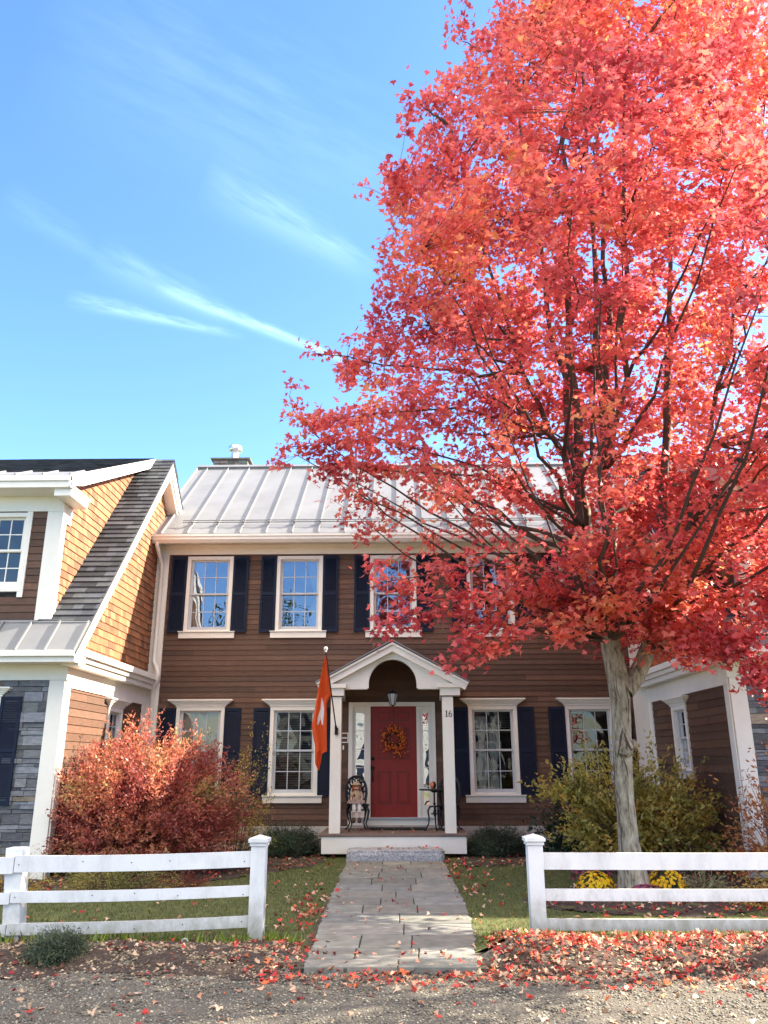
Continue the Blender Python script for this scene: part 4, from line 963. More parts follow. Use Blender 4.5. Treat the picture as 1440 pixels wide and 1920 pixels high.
def env_pt(shell_lo, shell_hi, zlo=2.6, zhi=17.5):
    while True:
        z = random.uniform(zlo,zhi)
        if random.random() < crown_r(z)/4.3: break
    c = crown_c(z); a = random.uniform(0,2*PI); q = random.uniform(shell_lo**2,shell_hi**2)**.5
    lob = 1+.10*math.sin(3*a+z*.9)+.07*math.sin(5*a-z*1.7); r_ = crown_r(z)*q*lob*(1-.34*max(0,math.sin(a)))
    return (c[0]+r_*math.cos(a), c[1]+r_*math.sin(a), z)
for k in range(130):
    t = env_pt(.6,1.0,3.6); i = attach(t, LPn, .8); a = LPn[i]; P, Rr = limb(a, t, min(LPr[i]*.6,.038)+.006, .007, 8, wob=.09, up=.5); sec.append((P,Rr))
# hand placed reaching boughs that show in the silhouette
for t in [(-1.45,10.4,6.35),(-1.40,10.6,5.75),(-.75,10.5,5.4),(-1.1,10.3,7.2),(-.2,10.2,9.9),(.45,10.2,11.6),(1.15,10.3,13.0),(.15,9.8,3.5),(1.1,9.4,3.1),(2.1,9.8,3.4),(4.2,9.4,2.75),(4.9,9.3,2.3),(5.4,9.6,3.2),(6.4,9.8,4.2),(.6,8.6,4.4),(1.2,8.2,5.2),(1.9,13.0,6)]:
    i = attach(t, LPn, .55); P, Rr = limb(LPn[i], t, .032, .006, 9, wob=.08, up=.3); sec.append((P,Rr))
SP = np.array([tuple(p) for P,_ in sec for p in P[2:]])
ter_pos = []; ter_dir = []
voids = [np.array(env_pt(.35,1.05)) for _ in range(46)]; vr = [random.uniform(.35,.75) for _ in voids]
def addter(t, thin=.005):
    d = SP-np.array(t); i = int(np.argmin(np.sum(d*d,axis=1)+np.where(SP[:,2]>t[2]+.1,.4,0))); a = Vector(SP[i]); tv = Vector(t)
    P = [a, a.lerp(tv,.5)+Vector((random.gauss(0,.04),random.gauss(0,.04),random.gauss(0,.03))), tv]; limbs.append((P,[thin,thin*.7,.002],0))
    L_ = (tv-a).length; n = max(3,int(L_/.16))
    for k in range(n):
        s_ = 1-(k/n)*min(1,.7/max(L_,.01)) if L_ > .7 else .25+.75*(k+1)/n
        ter_pos.append(tuple(at(P,min(s_,1)))); ter_dir.append(tuple((tv-a).normalized()))
cnt = 0
while cnt < 3500:
    t = env_pt(.12 if cnt%3 else .7, 1.04, 2.75, 17.6)
    if any(np.sum((v-np.array(t))**2) < r_*r_ for v, r_ in zip(voids,vr)): continue
    if t[2] < 3.3 and random.random() < .5: continue
    if t[2] < 5.2 and t[0] < 2.8 and random.random() < .72: continue
    if 5.2 < t[2] < 6.8 and t[0] < 2.4 and random.random() < .42: continue
    addter(t); cnt += 1
for P,_ in sec:
    for _ in range(3): q = P[-1]+Vector((random.gauss(0,.22),random.gauss(0,.22),random.gauss(0,.16))); addter(tuple(q))
def spray(pts, k=5, spread=.16):
    P0 = Vector(pts[0]); i = attach(tuple(P0), LPn, .3); a = Vector(LPn[i]); P = [a, a.lerp(P0,.5)+Vector((0,0,.25)), P0]+[Vector(p) for p in pts[1:]]
    limbs.append((P,[.022,.016,.010]+[.006]*(len(P)-3),1))
    for j in range(1,len(P)-0):
        pa, pb = P[j-1], P[j]
        if j == 1: pa = pa.lerp(pb,.5)
        for q in range(k):
            c = pa.lerp(pb,(q+random.random())/k)+Vector((random.gauss(0,spread),random.gauss(0,spread),random.gauss(0,spread*.6)-.03)); b0_ = pa.lerp(pb,q/k)
            limbs.append(([b0_,(b0_+c)/2,c],[.004,.003,.002],0))
            for r_ in (.45,.7,.95): ter_pos.append(tuple(b0_.lerp(c,r_))); ter_dir.append(tuple((c-b0_).normalized()))
for pts, k, sp_ in ([[(1.1,9.5,3.5),(.3,9.3,3.25),(-.32,9.2,3.0)],7,.16], [[(1.2,9.6,3.9),(.3,9.4,3.7),(-.2,9.3,3.6)],6,.2], [[(1.5,9.4,3.1),(1.0,9.3,2.85),(.62,9.2,2.66)],6,.13],[[(1.7,9.6,3.5),(1.0,9.5,3.2),(.7,9.4,3.05)],6,.16],
        [[(2.5,9.6,3.2),(2.1,9.4,3.05),(1.72,9.2,2.95)],4,.12], [[(3.4,9.6,3.3),(3.6,9.3,2.95),(3.75,9.2,2.6)],8,.2], [[(3.8,9.4,3.1),(4.0,9.3,2.75),(4.0,9.2,2.35)],8,.2], [[(3.9,9.3,2.9),(4.1,9.2,2.5),(4.35,9.1,2.12)],7,.14],
        [[(4.3,9.3,3.4),(4.6,9.2,3.1),(4.8,9.2,2.7)],8,.25], [[(3.3,9.7,3.1),(3.35,9.5,2.85),(3.4,9.4,2.72)],5,.1], [[(-.4,10.2,6.2),(-1.0,10.2,6.1),(-1.5,10.2,6.2)],6,.1], [[(-.3,10.3,5.9),(-.9,10.2,5.75),(-1.5,10.2,5.72)],6,.09],
        [[(-.2,10.3,5.4),(-.7,10.2,5.5),(-1.0,10.2,5.42)],5,.12], [[(2.9,9.8,3.6),(2.6,9.5,3.4),(2.3,9.4,3.4)],7,.2], [[(3.2,9.8,3.9),(3.5,9.5,3.6),(3.9,9.4,3.4)],8,.25], [[(4.2,9.8,4.1),(4.9,9.5,3.8),(5.4,9.4,3.4)],8,.28], [[(2.6,9.9,4.2),(2.2,9.5,4.0),(1.9,9.4,3.6)],7,.25]): spray(pts,k,sp_)
for l in leaders:
    if l[0][-1].z > 9:
        for _ in range(6): q = l[0][-1]+Vector((random.gauss(0,.3),random.gauss(0,.3),random.gauss(0,.4))); addter(tuple(q))
tp_ = np.array(ter_pos); td_ = np.array(ter_dir); print('twigs', len(tp_))
NPT = 7; n = len(tp_)*NPT
pos = np.repeat(tp_,NPT,axis=0)+rng.normal(0,1,(n,3))*np.array([.085,.085,.065]); dr = np.repeat(td_,NPT,axis=0)
cen = np.array([3.1,10.7,0]); outw = pos-cen; outw[:,2] = 0; outw /= np.maximum(np.linalg.norm(outw,axis=1,keepdims=True),.01)
nor = rand_dirs(n)*.75+np.array([0,0,.8])+outw*.25; dirv = outw*.5+rand_dirs(n)*.7+np.array([0,0,-.35])
size = rng.uniform(.040,.072,n)
# colour: red with orange and crimson clumps; every leaf has its own
cl = np.array([mn.noise(Vector(p)*.55) for p in pos]); cl2 = np.array([mn.noise(Vector(p)*1.9+Vector((5,5,5))) for p in pos]); mixv = cl*1.0+cl2*.7+rng.normal(0,.30,n)-.12
cA = np.array([.48,.062,.080]); cB = np.array([.76,.145,.135]); cC = np.array([.83,.22,.135]); cD = np.array([.87,.40,.16])
def lerp3(v):
    x = np.clip((v+.9)/1.8,0,1); out = np.zeros((len(v),3)); st = [0,.42,.78,1.0]; cc = [cA,cB,cC,cD]
    for k in range(3):
        s_ = (x>=st[k])&(x<=st[k+1]); f = ((x[s_]-st[k])/(st[k+1]-st[k]))[:,None]; out[s_] = cc[k]*(1-f)+cc[k+1]*f
    return out
colr = np.clip(lerp3(mixv)*(1+rng.normal(0,.12,(n,1))),.005,.9)
leaf_mesh('crown', pos, nor, dirv, size, colr, MAPLE, 'leaf', tree, fold=rng.uniform(-.1,.45,n), curl=rng.uniform(0,.6,n))
print('leaves', n)
b_ = MB()
lb = MB()
for P,Rr,big in limbs:
    if big and Rr[0] > .09: lb.tube(P,Rr,9,cap=False)
    elif big: b_.tube(P,Rr,7 if Rr[0]>.05 else 5,cap=False)
    else: b_.tube(P,Rr,3,cap=False)
m.build('trunk', 'maple_bark', tree, smooth=True)
m = MB()
for P, r_ in (([(2.775,10.565,1.60),(2.80,10.545,1.72),(2.84,10.53,1.86),(2.86,10.525,1.97)],.013), ([(2.86,10.525,1.93),(2.90,10.525,1.80),(2.96,10.54,1.70),(3.02,10.60,1.73)],.015), ([(2.80,10.55,1.66),(2.87,10.52,1.62),(2.91,10.52,1.66)],.012), ([(2.83,10.54,1.60),(2.86,10.535,1.50),(2.87,10.535,1.36)],.010),
             ([(2.735,10.60,1.70),(2.725,10.60,1.45),(2.72,10.60,1.2),(2.74,10.585,.95),(2.745,10.58,.7),(2.735,10.57,.4),(2.74,10.56,.2)],.007), ([(2.95,10.545,2.5),(2.97,10.54,2.3),(2.945,10.535,2.1)],.008), ([(2.86,10.53,1.4),(2.85,10.54,1.0),(2.87,10.54,.6)],.004), ([(2.84,10.53,2.7),(2.83,10.52,2.45),(2.87,10.52,2.25)],.007), ([(2.80,10.54,2.1),(2.81,10.535,2.35),(2.79,10.54,2.6)],.006)): m.tube([tuple(Vector(p)+Vector((random.gauss(0,.006),0,0))) for p in P], [r_*.25]+[r_*random.uniform(.7,1.2) for _ in P[2:]]+[r_*.25], 7)
m.build('bark_scar', 'limb_bark', tree, smooth=True)
m = MB(); m.ball((2.87,10.60,1.72), .105, 10, sq=(1.2,.75,1.15)); m.ball((3.02,10.68,1.77), .05, 8, sq=(1.2,1,1.3)); m.build('burl', 'maple_bark', tree, smooth=True)
b_.build('branches', 'limb_bark', tree, smooth=True); lb.build('main_limbs', 'maple_bark', tree, smooth=True)
# ================================================================ SHRUBS
def shrub(name, loc, rad, n_tw, per, lsize, cols, w, tmpl, label, cat='shrub', group=None, up=.6, matn='leaf', twr=.004, droop=0, spray=.22, base_r=.3, zmin=.05, lean=(0,0), jitc=.2, irregular=.25, lfold=.2, boxy=1.0):
    t = thing(name, loc, label, cat, group); cx_, cy_, cz_ = loc; tw = MB(); Ps = []; Ds = []; ph = random.uniform(0,6)
    for k in range(n_tw):
        u = rand_dirs(1)[0]; u[2] = abs(u[2])*1.0 if random.random() < .85 else u[2]*.3
        q = random.uniform(.35,1)**.45; a = math.atan2(u[1],u[0]); lob = 1+irregular*(.6*math.sin(3*a+ph)+.5*math.sin(5*a+ph*2+u[2]*3)+random.gauss(0,.35))
        e = Vector((cx_+u[0]*rad[0]*q*lob+lean[0], cy_+u[1]*rad[1]*q*lob+lean[1], cz_+max(zmin, rad[2]*(.08+.92*abs(u[2])**boxy*q*lob))))
        s0 = Vector((cx_+u[0]*rad[0]*base_r*random.random(), cy_+u[1]*rad[1]*base_r*random.random(), cz_))
        md_ = s0.lerp(e,.5)+Vector((0,0,up*.25*rad[2])); P = [s0,md_,e]; 
        if k % 3 == 0: tw.tube(P,[twr*1.6,twr,twr*.4],4,cap=False)
        dv = (e-md_).normalized()
        for j in range(per):
            s_ = 1-random.random()**1.3*spray/max((e-md_).length,.05); s_ = max(s_,.0); p = md_.lerp(e,min(s_,1.05))
            Ps.append((p.x+random.gauss(0,.035),p.y+random.gauss(0,.035),p.z+random.gauss(0,.03)-droop*random.random())); Ds.append(dv)
    n = len(Ps); pos = np.array(Ps); pos[:,2] = np.maximum(pos[:,2], cz_+.01); D_ = np.array([tuple(d) for d in Ds])
    nor = rand_dirs(n)*.9+np.array([0,-.1,.5]); dv = D_*.8+rand_dirs(n)*.6; size = rng.uniform(.7,1.25,n)*lsize
    cn = np.array([mn.noise(Vector(p)*2.1+Vector((ph,0,0))) for p in pos]); cum = np.cumsum(w); r_ = np.clip((cn*.9+.5)*.62+rng.random(n)*.38,0,.999); idx = np.searchsorted(cum/cum[-1], r_)
    idx = np.clip(idx,0,len(cols)-1)
    leaf_mesh('foliage', pos, nor, dv, size, pal(cols,n,idx=idx,jit=jitc), tmpl, matn, t, fold=lfold, curl=.3)
    if tw.v: tw.build('stems', 'twig', t)
    return t
shrub('burning_bush', (-3.82,12.65,.0), (1.54,1.2,2.12), 2300, 24, .042, [(.25,.06,.06),(.40,.10,.08),(.54,.19,.11),(.58,.32,.15),(.42,.38,.13)], [.20,.27,.26,.16,.11], SIMPLE, 'large rounded red burning bush behind the left fence, its top in sunlight', up=.35, spray=.34, boxy=.62, irregular=.13)
shrub('golden_shrub', (-2.55,13.3,.0), (.62,.5,2.15), 170, 16, .034, [(.20,.20,.04),(.42,.30,.06),(.50,.22,.06)], [.4,.4,.2], SIMPLE, 'yellow-green shrub rising at the right edge of the red burning bush', up=.5, spray=.3, lean=(.1,0))
shrub('spirea_shrub', (-3.55,10.75,.0), (.85,.5,.52), 420, 16, .024, [(.18,.19,.05),(.38,.35,.09),(.55,.42,.09),(.38,.12,.06)], [.3,.35,.25,.1], NARROW, 'low yellow-green shrub behind the leaning fence post', up=.4)
shrub('spirea_shrub', (-2.75,11.05,.0), (.5,.35,.36), 170, 14, .024, [(.20,.03,.03),(.3,.07,.04),(.15,.03,.02)], [.4,.3,.3], NARROW, 'low dark red shrub under the right side of the burning bush', up=.4)
shrub('spirea_shrub', (-4.6,10.2,.0), (.5,.4,.62), 160, 14, .026, [(.14,.13,.02),(.5,.36,.04),(.6,.42,.05)], [.4,.3,.3], NARROW, 'yellow shrub at the left picture edge behind the fence', up=.4)
YG = 'clipped dark yews flanking the porch'; yewc = [(.016,.032,.020),(.032,.058,.030),(.055,.090,.045),(.08,.115,.05)]
shrub('yew_shrub', (-1.98,15.15,.0), (.74,.55,.56), 800, 34, .030, yewc, [.35,.3,.25,.1], NARROW, 'low dark green yew left of the porch steps', group=YG, matn='yew_leaf', up=.3, base_r=.6, irregular=.12)
shrub('yew_shrub', (1.72,15.15,.0), (.66,.55,.54), 720, 34, .030, yewc, [.35,.3,.25,.1], NARROW, 'low dark green yew right of the porch', group=YG, matn='yew_leaf', up=.3, base_r=.6, irregular=.12)
shrub('rhododendron', (2.78,13.9,.0), (.62,.5,1.0), 330, 12, .060, [(.012,.026,.014),(.02,.042,.02),(.04,.07,.035)], [.35,.4,.25], SIMPLE, 'broad-leaved dark green shrub left of the maple trunk', matn='yew_leaf', up=.5)
ylc = [(.24,.23,.06),(.42,.37,.09),(.60,.48,.12),(.68,.44,.09),(.66,.30,.06)]
shrub('yellow_shrub', (3.72,13.3,.0), (1.28,.95,1.72), 900, 15, .062, ylc, [.2,.3,.28,.14,.08], SIMPLE, 'large yellow-green shrub behind the maple trunk against the brown wall', up=.4, irregular=.25, spray=.4, boxy=.7)
shrub('yellow_shrub', (2.72,13.0,.95), (.55,.4,.60), 120, 10, .058, ylc, [.2,.25,.25,.2,.1], SIMPLE, 'spray of yellow leaves reaching left in front of the lower right window', up=.3, irregular=.4, spray=.35, lean=(-.1,0))
shrub('orange_shrub', (5.15,11.5,.0), (.85,.7,1.45), 300, 13, .05, [(.34,.13,.06),(.50,.20,.07),(.58,.28,.10),(.36,.28,.08)], [.25,.35,.25,.15], SIMPLE, 'loose orange-leaved shrub beside the white corner post at right', up=.5, irregular=.4, spray=.35)
shrub('potentilla_shrub', (4.55,9.9,.0), (.95,.4,.36), 300, 14, .030, [(.28,.22,.06),(.52,.37,.09),(.58,.28,.08)], [.35,.4,.25], SIMPLE, 'low golden shrub behind the right fence rails near the picture edge', up=.3)
shrub('daylily_clump', (3.68,10.6,.0), (.34,.3,.34), 60, 8, .075, [(.16,.16,.06),(.30,.28,.14),(.4,.36,.25)], [.4,.4,.2], NARROW, 'fading strappy green clump right of the yellow mums', cat='plant', up=.4)
shrub('lavender_bush', (-2.83,7.32,-.02), (.29,.26,.27), 700, 26, .022, [(.05,.07,.04),(.11,.14,.085),(.18,.21,.14)], [.4,.4,.2], NARROW, 'small rounded grey-green lavender bush in front of the left fence', cat='plant', up=.35, base_r=.4, irregular=.06, twr=.002, spray=.12)
# chrysanthemums
def mum(x, y, rx, h, pet, cols, label, group=None):
    t = thing('chrysanthemum', (x,y,0), label, 'flowers', group)
    m = MB(); m.lathe((x,y,0),[(.001,.0),(.10,.0),(.13,.12),(.135,.13)],14); m.build('pot', 'plant_pot', t)
    n = 900; u = rand_dirs(n); u[:,2] = np.abs(u[:,2]); P = np.stack([x+u[:,0]*rx*.95,y+u[:,1]*rx*.95,.07+u[:,2]*(h-.07)*.92],1)*1.0
    leaf_mesh('leaves', P, u+rand_dirs(n)*.5, rand_dirs(n), rng.uniform(.015,.028,n), pal([(.02,.04,.015),(.05,.08,.03)],n), DIAMOND, 'yew_leaf', t)
    # heads: discs of petals
    nh = 230; u = rand_dirs(nh*3); u = u[u[:,2]>.0][:nh]; nh = len(u); C_ = np.stack([x+u[:,0]*rx,y+u[:,1]*rx,.07+u[:,2]*(h-.07)],1)
    hk = rng.uniform(.8,1.15,nh); pp = []; nn = []; dd = []; ss = []; cc = []
    for i in range(nh):
        nrm = Vector(u[i]); nrm.z *= 1.3; nrm.normalize(); a = nrm.orthogonal().normalized(); b = nrm.cross(a); c0 = cols[random.randrange(len(cols))]
        for ring_, (np_, rr, tilt) in enumerate(((9,.014,.25),(6,.006,.7))):
            for k in range(np_):
                an = 2*PI*k/np_+i; d = a*math.cos(an)+b*math.sin(an); pp.append(tuple(Vector(C_[i])+d*rr+nrm*.004*ring_)); nn.append(tuple(nrm-d*tilt)); dd.append(tuple(d+nrm*tilt)); ss.append(.0155*hk[i]*(1 if ring_==0 else .75)); cc.append(tuple(v*random.uniform(.85,1.1) for v in c0))
    leaf_mesh('blooms', np.array(pp), np.array(nn), np.array(dd), np.array(ss), np.array(cc), DIAMOND, pet, t, fold=.1, curl=.2)
mum(2.44, 10.85, .23, .26, 'yellow_petal', [(1,1,1),(1.05,.9,1),(.95,.8,1)], 'round yellow chrysanthemum left of the maple trunk', 'potted mums at the foot of the maple')
mum(3.28, 10.75, .245, .30, 'yellow_petal', [(1,1,1),(1.05,.9,1),(.95,.8,1)], 'round yellow chrysanthemum right of the maple trunk', 'potted mums at the foot of the maple')
mum(2.90, 10.28, .20, .18, 'purple_petal', [(1,1,1),(1.3,1.1,1.1),(.7,.7,.7)], 'dusty purple chrysanthemum in front of the maple trunk', 'potted mums at the foot of the maple')
mum(2.58, 11.65, .27, .30, 'purple_petal', [(1,.6,.7),(1.1,.7,.6),(.6,.5,.5)], 'dark purple chrysanthemum behind the left yellow one', 'potted mums at the foot of the maple')
mum(3.25, 11.65, .25, .32, 'purple_petal', [(1,.6,.7),(1.1,.7,.6),(.6,.5,.5)], 'dark purple chrysanthemum behind the right yellow one', 'potted mums at the foot of the maple')
# ring stake and hose vent
m = MB(); m.tube([(-1.87+.024*math.cos(2*PI*k/16),7.72,.07+.024*math.sin(2*PI*k/16)) for k in range(17)], .007, 6, cap=False); m.tube([(-1.87,7.72,-.02),(-1.87,7.72,.05)], .006, 6); tag(m.build('ring_stake','fence_paint',loc=(-1.87,7.72,0),smooth=True), 'small white ring marker in the leaves in front of the left fence', 'marker')
# ================================================================ GRASS, LEAVES, PEBBLES (uncountable)
def ghv(xs, ys): return np.array([gh(float(a),float(b)) for a,b in zip(xs,ys)])
BL = np.array([(-.12,0),(.12,0),(.05,.6),(0,1.0),(-.05,.6)])
def grass(n, x0,x1,y0,y1, h, ok, name, cols):
    xs = rng.uniform(x0,x1,n); ys = rng.uniform(y0,y1,n); k = np.array([ok(a,b) for a,b in zip(xs,ys)]); xs,ys = xs[k],ys[k]; n = len(xs)
    P = np.stack([xs,ys,ghv(xs,ys)-.002],1); nor = rand_dirs(n); nor[:,2] = 0.05; d = np.stack([rng.normal(0,.35,n),rng.normal(0,.35,n),np.ones(n)],1)
    o = leaf_mesh(name, P, nor, d, rng.uniform(.6,1.3,n)*h, pal(cols,n), BL, 'grass_blade', None, fold=.1, curl=.4); o['kind'] = 'stuff'; return o
inlawn = lambda x, y: not bedmask(x,y) and not (pe(y)[0]-.01 < x < pe(y)[1]+.01) and y < 15.9
grass(95000, -6.5, 6.5, 7.75, 15, .030, inlawn, 'grass', [(.95,.75,.8),(1.3,.95,1.0),(1.9,1.2,1.5)])
tf = lambda x, y: (x < -.85 or x > .75) and abs(y-(7.93+.08*nz2(x,y,3,1)+(-.03 if x>0 else 0)+(.0 if x>0 else (x+1.3)*.14))) < .09*(.4+random.random())
grass(9000, -4.5, 5.5, 7.0, 8.2, .085, tf, 'tall_grass', [(2.2,1.9,1.1),(3.0,2.4,1.2),(1.5,1.5,.9)])
redp = [(.58,.05,.04),(.34,.03,.03),(.66,.16,.06),(.60,.30,.20),(.60,.42,.30),(.42,.28,.18),(.18,.07,.05)]
def leaves_on(name, n, sampler, size, w, tmpl=MAPLE, hfun=None, lift=(.004,.02), tilt=.35):
    xy = []
    while len(xy) < n:
        p = sampler()
        if p: xy.append(p)
    xy = np.array(xy); hz = ghv(xy[:,0],xy[:,1]) if hfun is None else np.array([hfun(a,b) for a,b in xy])
    P = np.stack([xy[:,0],xy[:,1],hz+rng.uniform(*lift,n)],1); nor = rand_dirs(n)*tilt+np.array([0,0,1.0]); d = rand_dirs(n)
    return leaf_mesh(name, P, nor, d, rng.uniform(.45,1.3,n)*size, pal(redp,n,w=w,jit=.25), tmpl, 'dry_leaf', None, fold=rng.uniform(-.2,1.1,n), curl=rng.uniform(-.6,2.0,n))
def s_pile():
    x = random.uniform(.75,6.0); y = random.gauss(7.55,.33)
    return (x,y) if 6.6<y<8.12 else None
def s_fan():
    a = random.uniform(-1.1,2.8); return (a, random.gauss(7.0-.03*a,.22)) if random.random()<.9 else (random.gauss(-.95,.22), random.gauss(7.6,.3))
def s_road(): return (random.uniform(-4.5,5), random.uniform(4.2,7.2))
def s_left(): return (random.uniform(-4.8,-.8), random.gauss(7.5,.3))
def s_path(): y = random.uniform(7.1,14.1); l,r_ = pe(y); return (random.uniform(l,r_),y)
def s_lawn():
    x, y = random.uniform(-5,5.5), random.uniform(8.1,15)
    if pe(y)[0]-.02<x<pe(y)[1]+.02: return None
    k = .25+ .9*math.exp(-((x+.95)/.22)**2)*math.exp(-((y-9.6)/1.3)**2)+.5*math.exp(-((x-.95)/.25)**2)+(.5 if x>1.8 and y<10.6 else 0)
    return (x,y) if random.random()<k else None
def s_bed():
    x, y = random.uniform(-6,6), random.uniform(8,15.5); return (x,y) if bedmask(x,y) else None
def s_edge():
    return (random.gauss(-.98,.13), random.gauss(9.7,.8)) if random.random()<.6 else ((random.gauss(.92,.12), random.gauss(13.2,.9)) if random.random()<.75 else (random.gauss(.95,.08), random.gauss(11.0,.15)))
W1 = [.22,.12,.16,.12,.12,.13,.13]; W2 = [.08,.06,.05,.26,.27,.18,.10]
for nm, n, sm, sz, w, kw in (('leaf_litter',3500,s_pile,.030,W1,dict(lift=(.0,.06),tilt=.8)), ('leaf_litter',1000,s_fan,.034,W1,dict(lift=(.0,.03),tilt=.5)), ('leaf_litter',560,s_road,.036,W2,{}), ('leaf_litter',480,s_left,.032,W2,dict(tilt=.6)),
        ('leaf_litter',620,s_lawn,.036,W2,dict(lift=(.02,.035))), ('leaf_litter',2400,s_bed,.034,[.2,.2,.08,.16,.12,.1,.14],dict(lift=(.005,.035),tilt=.7)), ('leaf_litter',180,s_edge,.04,W1,dict(lift=(.01,.05),tilt=.7))):
    o = leaves_on(nm, n, sm, sz, w, **kw); o['kind'] = 'stuff'
o = leaves_on('leaf_litter', 120, s_path, .034, W2, hfun=lambda a,b: .018); o['kind'] = 'stuff'
o = leaves_on('leaf_litter', 26, lambda: (random.uniform(-.75,.7), random.uniform(14.25,14.6)), .035, W1, hfun=lambda a,b: .182); o['kind'] = 'stuff'
o = leaves_on('leaf_litter', 60, lambda: (random.uniform(-.95,.8), random.uniform(14.8,16.0)), .03, W2, hfun=lambda a,b: .387); o['kind'] = 'stuff'
# mulch chips and pebbles
def chips(name, n, samp, size, matn, cols, flat=.6, emb=.3):
    xy = np.array([samp() for _ in range(n)]); hz = ghv(xy[:,0],xy[:,1]); base = np.array([(1,0,0),(-1,0,0),(0,1,0),(0,-1,0),(0,0,1),(0,0,-1)],float)
    F_ = np.array([(0,2,4),(2,1,4),(1,3,4),(3,0,4),(2,0,5),(1,2,5),(3,1,5),(0,3,5)])
    s = rng.uniform(.5,1.4,n)**1.5*size; sc = np.stack([s*rng.uniform(.7,1.3,n),s*rng.uniform(.7,1.3,n),s*flat],1)
    a = rng.uniform(0,2*PI,n); ca, sa = np.cos(a),np.sin(a); V_ = base[None]*sc[:,None,:]*(1+rng.normal(0,.15,(n,6,3)))
    X2 = V_[...,0]*ca[:,None]-V_[...,1]*sa[:,None]; Y2 = V_[...,0]*sa[:,None]+V_[...,1]*ca[:,None]
    P = np.stack([X2+xy[:,0][:,None],Y2+xy[:,1][:,None],V_[...,2]+hz[:,None]+(s*flat*emb)[:,None]],-1).reshape(-1,3).astype(np.float32)
    F2 = (F_[None]+np.arange(n)[:,None,None]*6).reshape(-1).astype(np.int32); nf = n*8
    me = bpy.data.meshes.new(name); me.vertices.add(n*6); me.vertices.foreach_set('co',P.ravel()); me.loops.add(nf*3); me.loops.foreach_set('vertex_index',F2); me.polygons.add(nf)
    me.polygons.foreach_set('loop_start',np.arange(0,nf*3,3,dtype=np.int32)); me.polygons.foreach_set('loop_total',np.full(nf,3,np.int32)); me.update(calc_edges=True)
    at_ = me.attributes.new('tint','FLOAT_COLOR','FACE'); c = np.repeat(pal(cols,n,jit=.2),8,axis=0); c4 = np.ones((nf,4),np.float32); c4[:,:3] = c; at_.data.foreach_set('color',c4.ravel())
    me.materials.append(MAT[matn]); o = bpy.data.objects.new(name,me); COL.objects.link(o); o['kind'] = 'stuff'; return o
chips('gravel_stones', 42000, lambda: (random.uniform(-4.2,4.2), random.uniform(4.3,7.4)), .008, 'pebble', [(.35,.35,.36),(.7,.7,.7),(1,1,1),(1.5,1.45,1.35),(.9,.8,.7)])
chips('mulch_chips', 18000, lambda: ((random.uniform(-4.8,-.9) if random.random()<.5 else random.uniform(.9,5.5)), random.gauss(7.45,.3)), .014, 'pebble', [(.2,.14,.11),(.5,.38,.30),(1.0,.8,.64),(1.5,1.25,1.0)], flat=.45)
# ================================================================ ACROSS THE STREET (seen in the window reflections)
fh = thing('white_house', (1, -17, 0), 'pale sided house across the street, seen only in window reflections', 'house')
m = MB(); FZ = lambda u, d, v: (u, -17+d, v)
boards(m, FZ, 0, 5.4, .16, lambda v: (-7,8), [(-5,-4,1,2.5),(-2.4,-1.4,1,2.5),(1.5,2.6,0,2.3),(4.4,5.6,1,2.5),(-5,-4,3.5,4.9),(-1,0,3.5,4.9),(4.4,5.4,3.5,4.9)], lift=.02, blen=(3,5), tf=lambda: tnt(.95,1.05,.01)); m.build('wall','far_siding',fh)
m = MB()
for a,b,c,d in [(-5,-4,1,2.5),(-2.4,-1.4,1,2.5),(1.5,2.6,0,2.3),(4.4,5.6,1,2.5),(-5,-4,3.5,4.9),(-1,0,3.5,4.9),(4.4,5.4,3.5,4.9)]: m.box((a,-.1,c),(b,-.02,d),fr=FZ)
m.build('window','shutter_paint',fh)
m = MB(); m.poly([(-7.3,-16.6,5.3),(8.3,-16.6,5.3),(8.3,-21,7.6),(-7.3,-21,7.6)]); m.box((-7,-24,0),(8,-17.05,5.3)); m.build('roof','far_roof',fh)
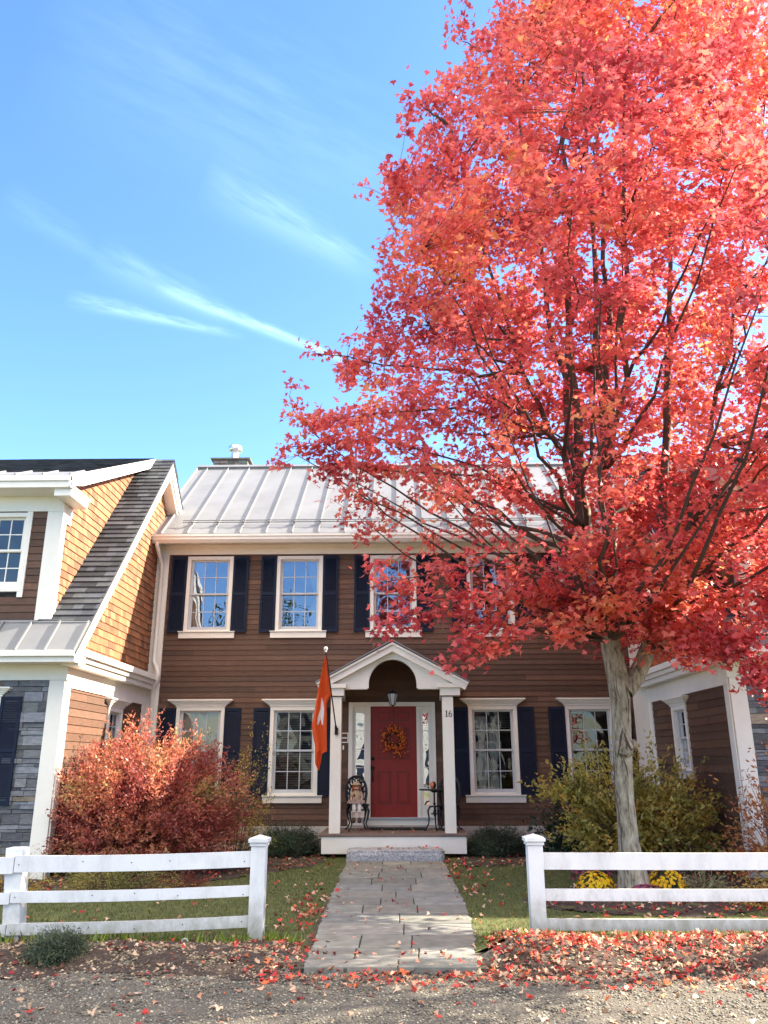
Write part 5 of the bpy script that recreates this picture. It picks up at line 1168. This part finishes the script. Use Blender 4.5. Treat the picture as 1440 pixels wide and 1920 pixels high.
def far_tree(x, y, h, label):
    t = thing('street_tree', (x,y,-.2), label, 'tree', 'trees across the street'); m = MB(); m.tube([(x,y,-.2),(x+.1,y,h*.4),(x,y,h*.8)],[.22,.15,.04],8)
    for k in range(16): a = random.uniform(0,2*PI); z = random.uniform(h*.35,h*.75); m.tube([(x,y,z),(x+math.cos(a)*h*.14,y+math.sin(a)*h*.14,z+h*.1),(x+math.cos(a)*h*.24,y+math.sin(a)*h*.24,z+h*.16)],[.05,.03,.01],4)
    m.build('trunk','limb_bark',t)
    n = 5000; u = rand_dirs(n); q = rng.random(n)**.4; P = np.stack([x+u[:,0]*h*.28*q,y+u[:,1]*h*.28*q,h*.66+u[:,2]*h*.36*q],1)
    k = np.array([mn.noise(Vector(p)*.8) for p in P]) > -.12; P = P[k]; n = len(P)
    leaf_mesh('crown',P,rand_dirs(n),rand_dirs(n),rng.uniform(.10,.2,n),pal([(.05,.07,.02),(.09,.10,.03),(.16,.12,.03)],n),SIMPLE,'leaf',t)
st = thing('street_maple', (8.4,8.8,0), 'second roadside maple just outside the right edge of the picture', 'tree')
m = MB(); m.tube([(8.4,8.8,-.05),(8.42,8.8,2.5),(8.4,8.82,5.2),(8.4,8.8,8.6)],[.13,.10,.08,.02],10)
for k in range(26):
    a = random.uniform(0,2*PI); z = random.uniform(4.6,8); q = random.uniform(.8,1.6); m.tube([(8.4,8.8,z),(8.4+math.cos(a)*q*.5,8.8+math.sin(a)*q*.5,z+.5),(8.4+math.cos(a)*q,8.8+math.sin(a)*q,z+.8)],[.03,.018,.006],5)
m.build('trunk','maple_bark',st,smooth=True)
n = 9000; u = rand_dirs(n); q = rng.random(n)**.4; P = np.stack([8.4+u[:,0]*1.9*q,8.8+u[:,1]*1.6*q,7.3+u[:,2]*2.3*q],1); k = np.array([mn.noise(Vector(p)*1.3+Vector((3,3,3))) for p in P]) > -.08; P = P[k]; n = len(P)
leaf_mesh('crown',P,rand_dirs(n)+np.array([0,0,.6]),rand_dirs(n),rng.uniform(.045,.075,n),pal([(.48,.055,.07),(.76,.115,.10),(.83,.2,.1)],n),MAPLE,'leaf',st)
far_tree(-7.5,-11,11,'tall green tree across the street at left, seen only in reflections'); far_tree(6.5,-12,9,'green tree across the street at right, seen only in reflections'); far_tree(-13,-10,9,'far left green tree across the street, seen only in reflections')
for o in list(bpy.data.objects):
    if '_o' in o: del o['_o']
for ob in SC.objects:
    if ob.type == 'MESH' and ob.name.startswith(('iron_chair',)): pass
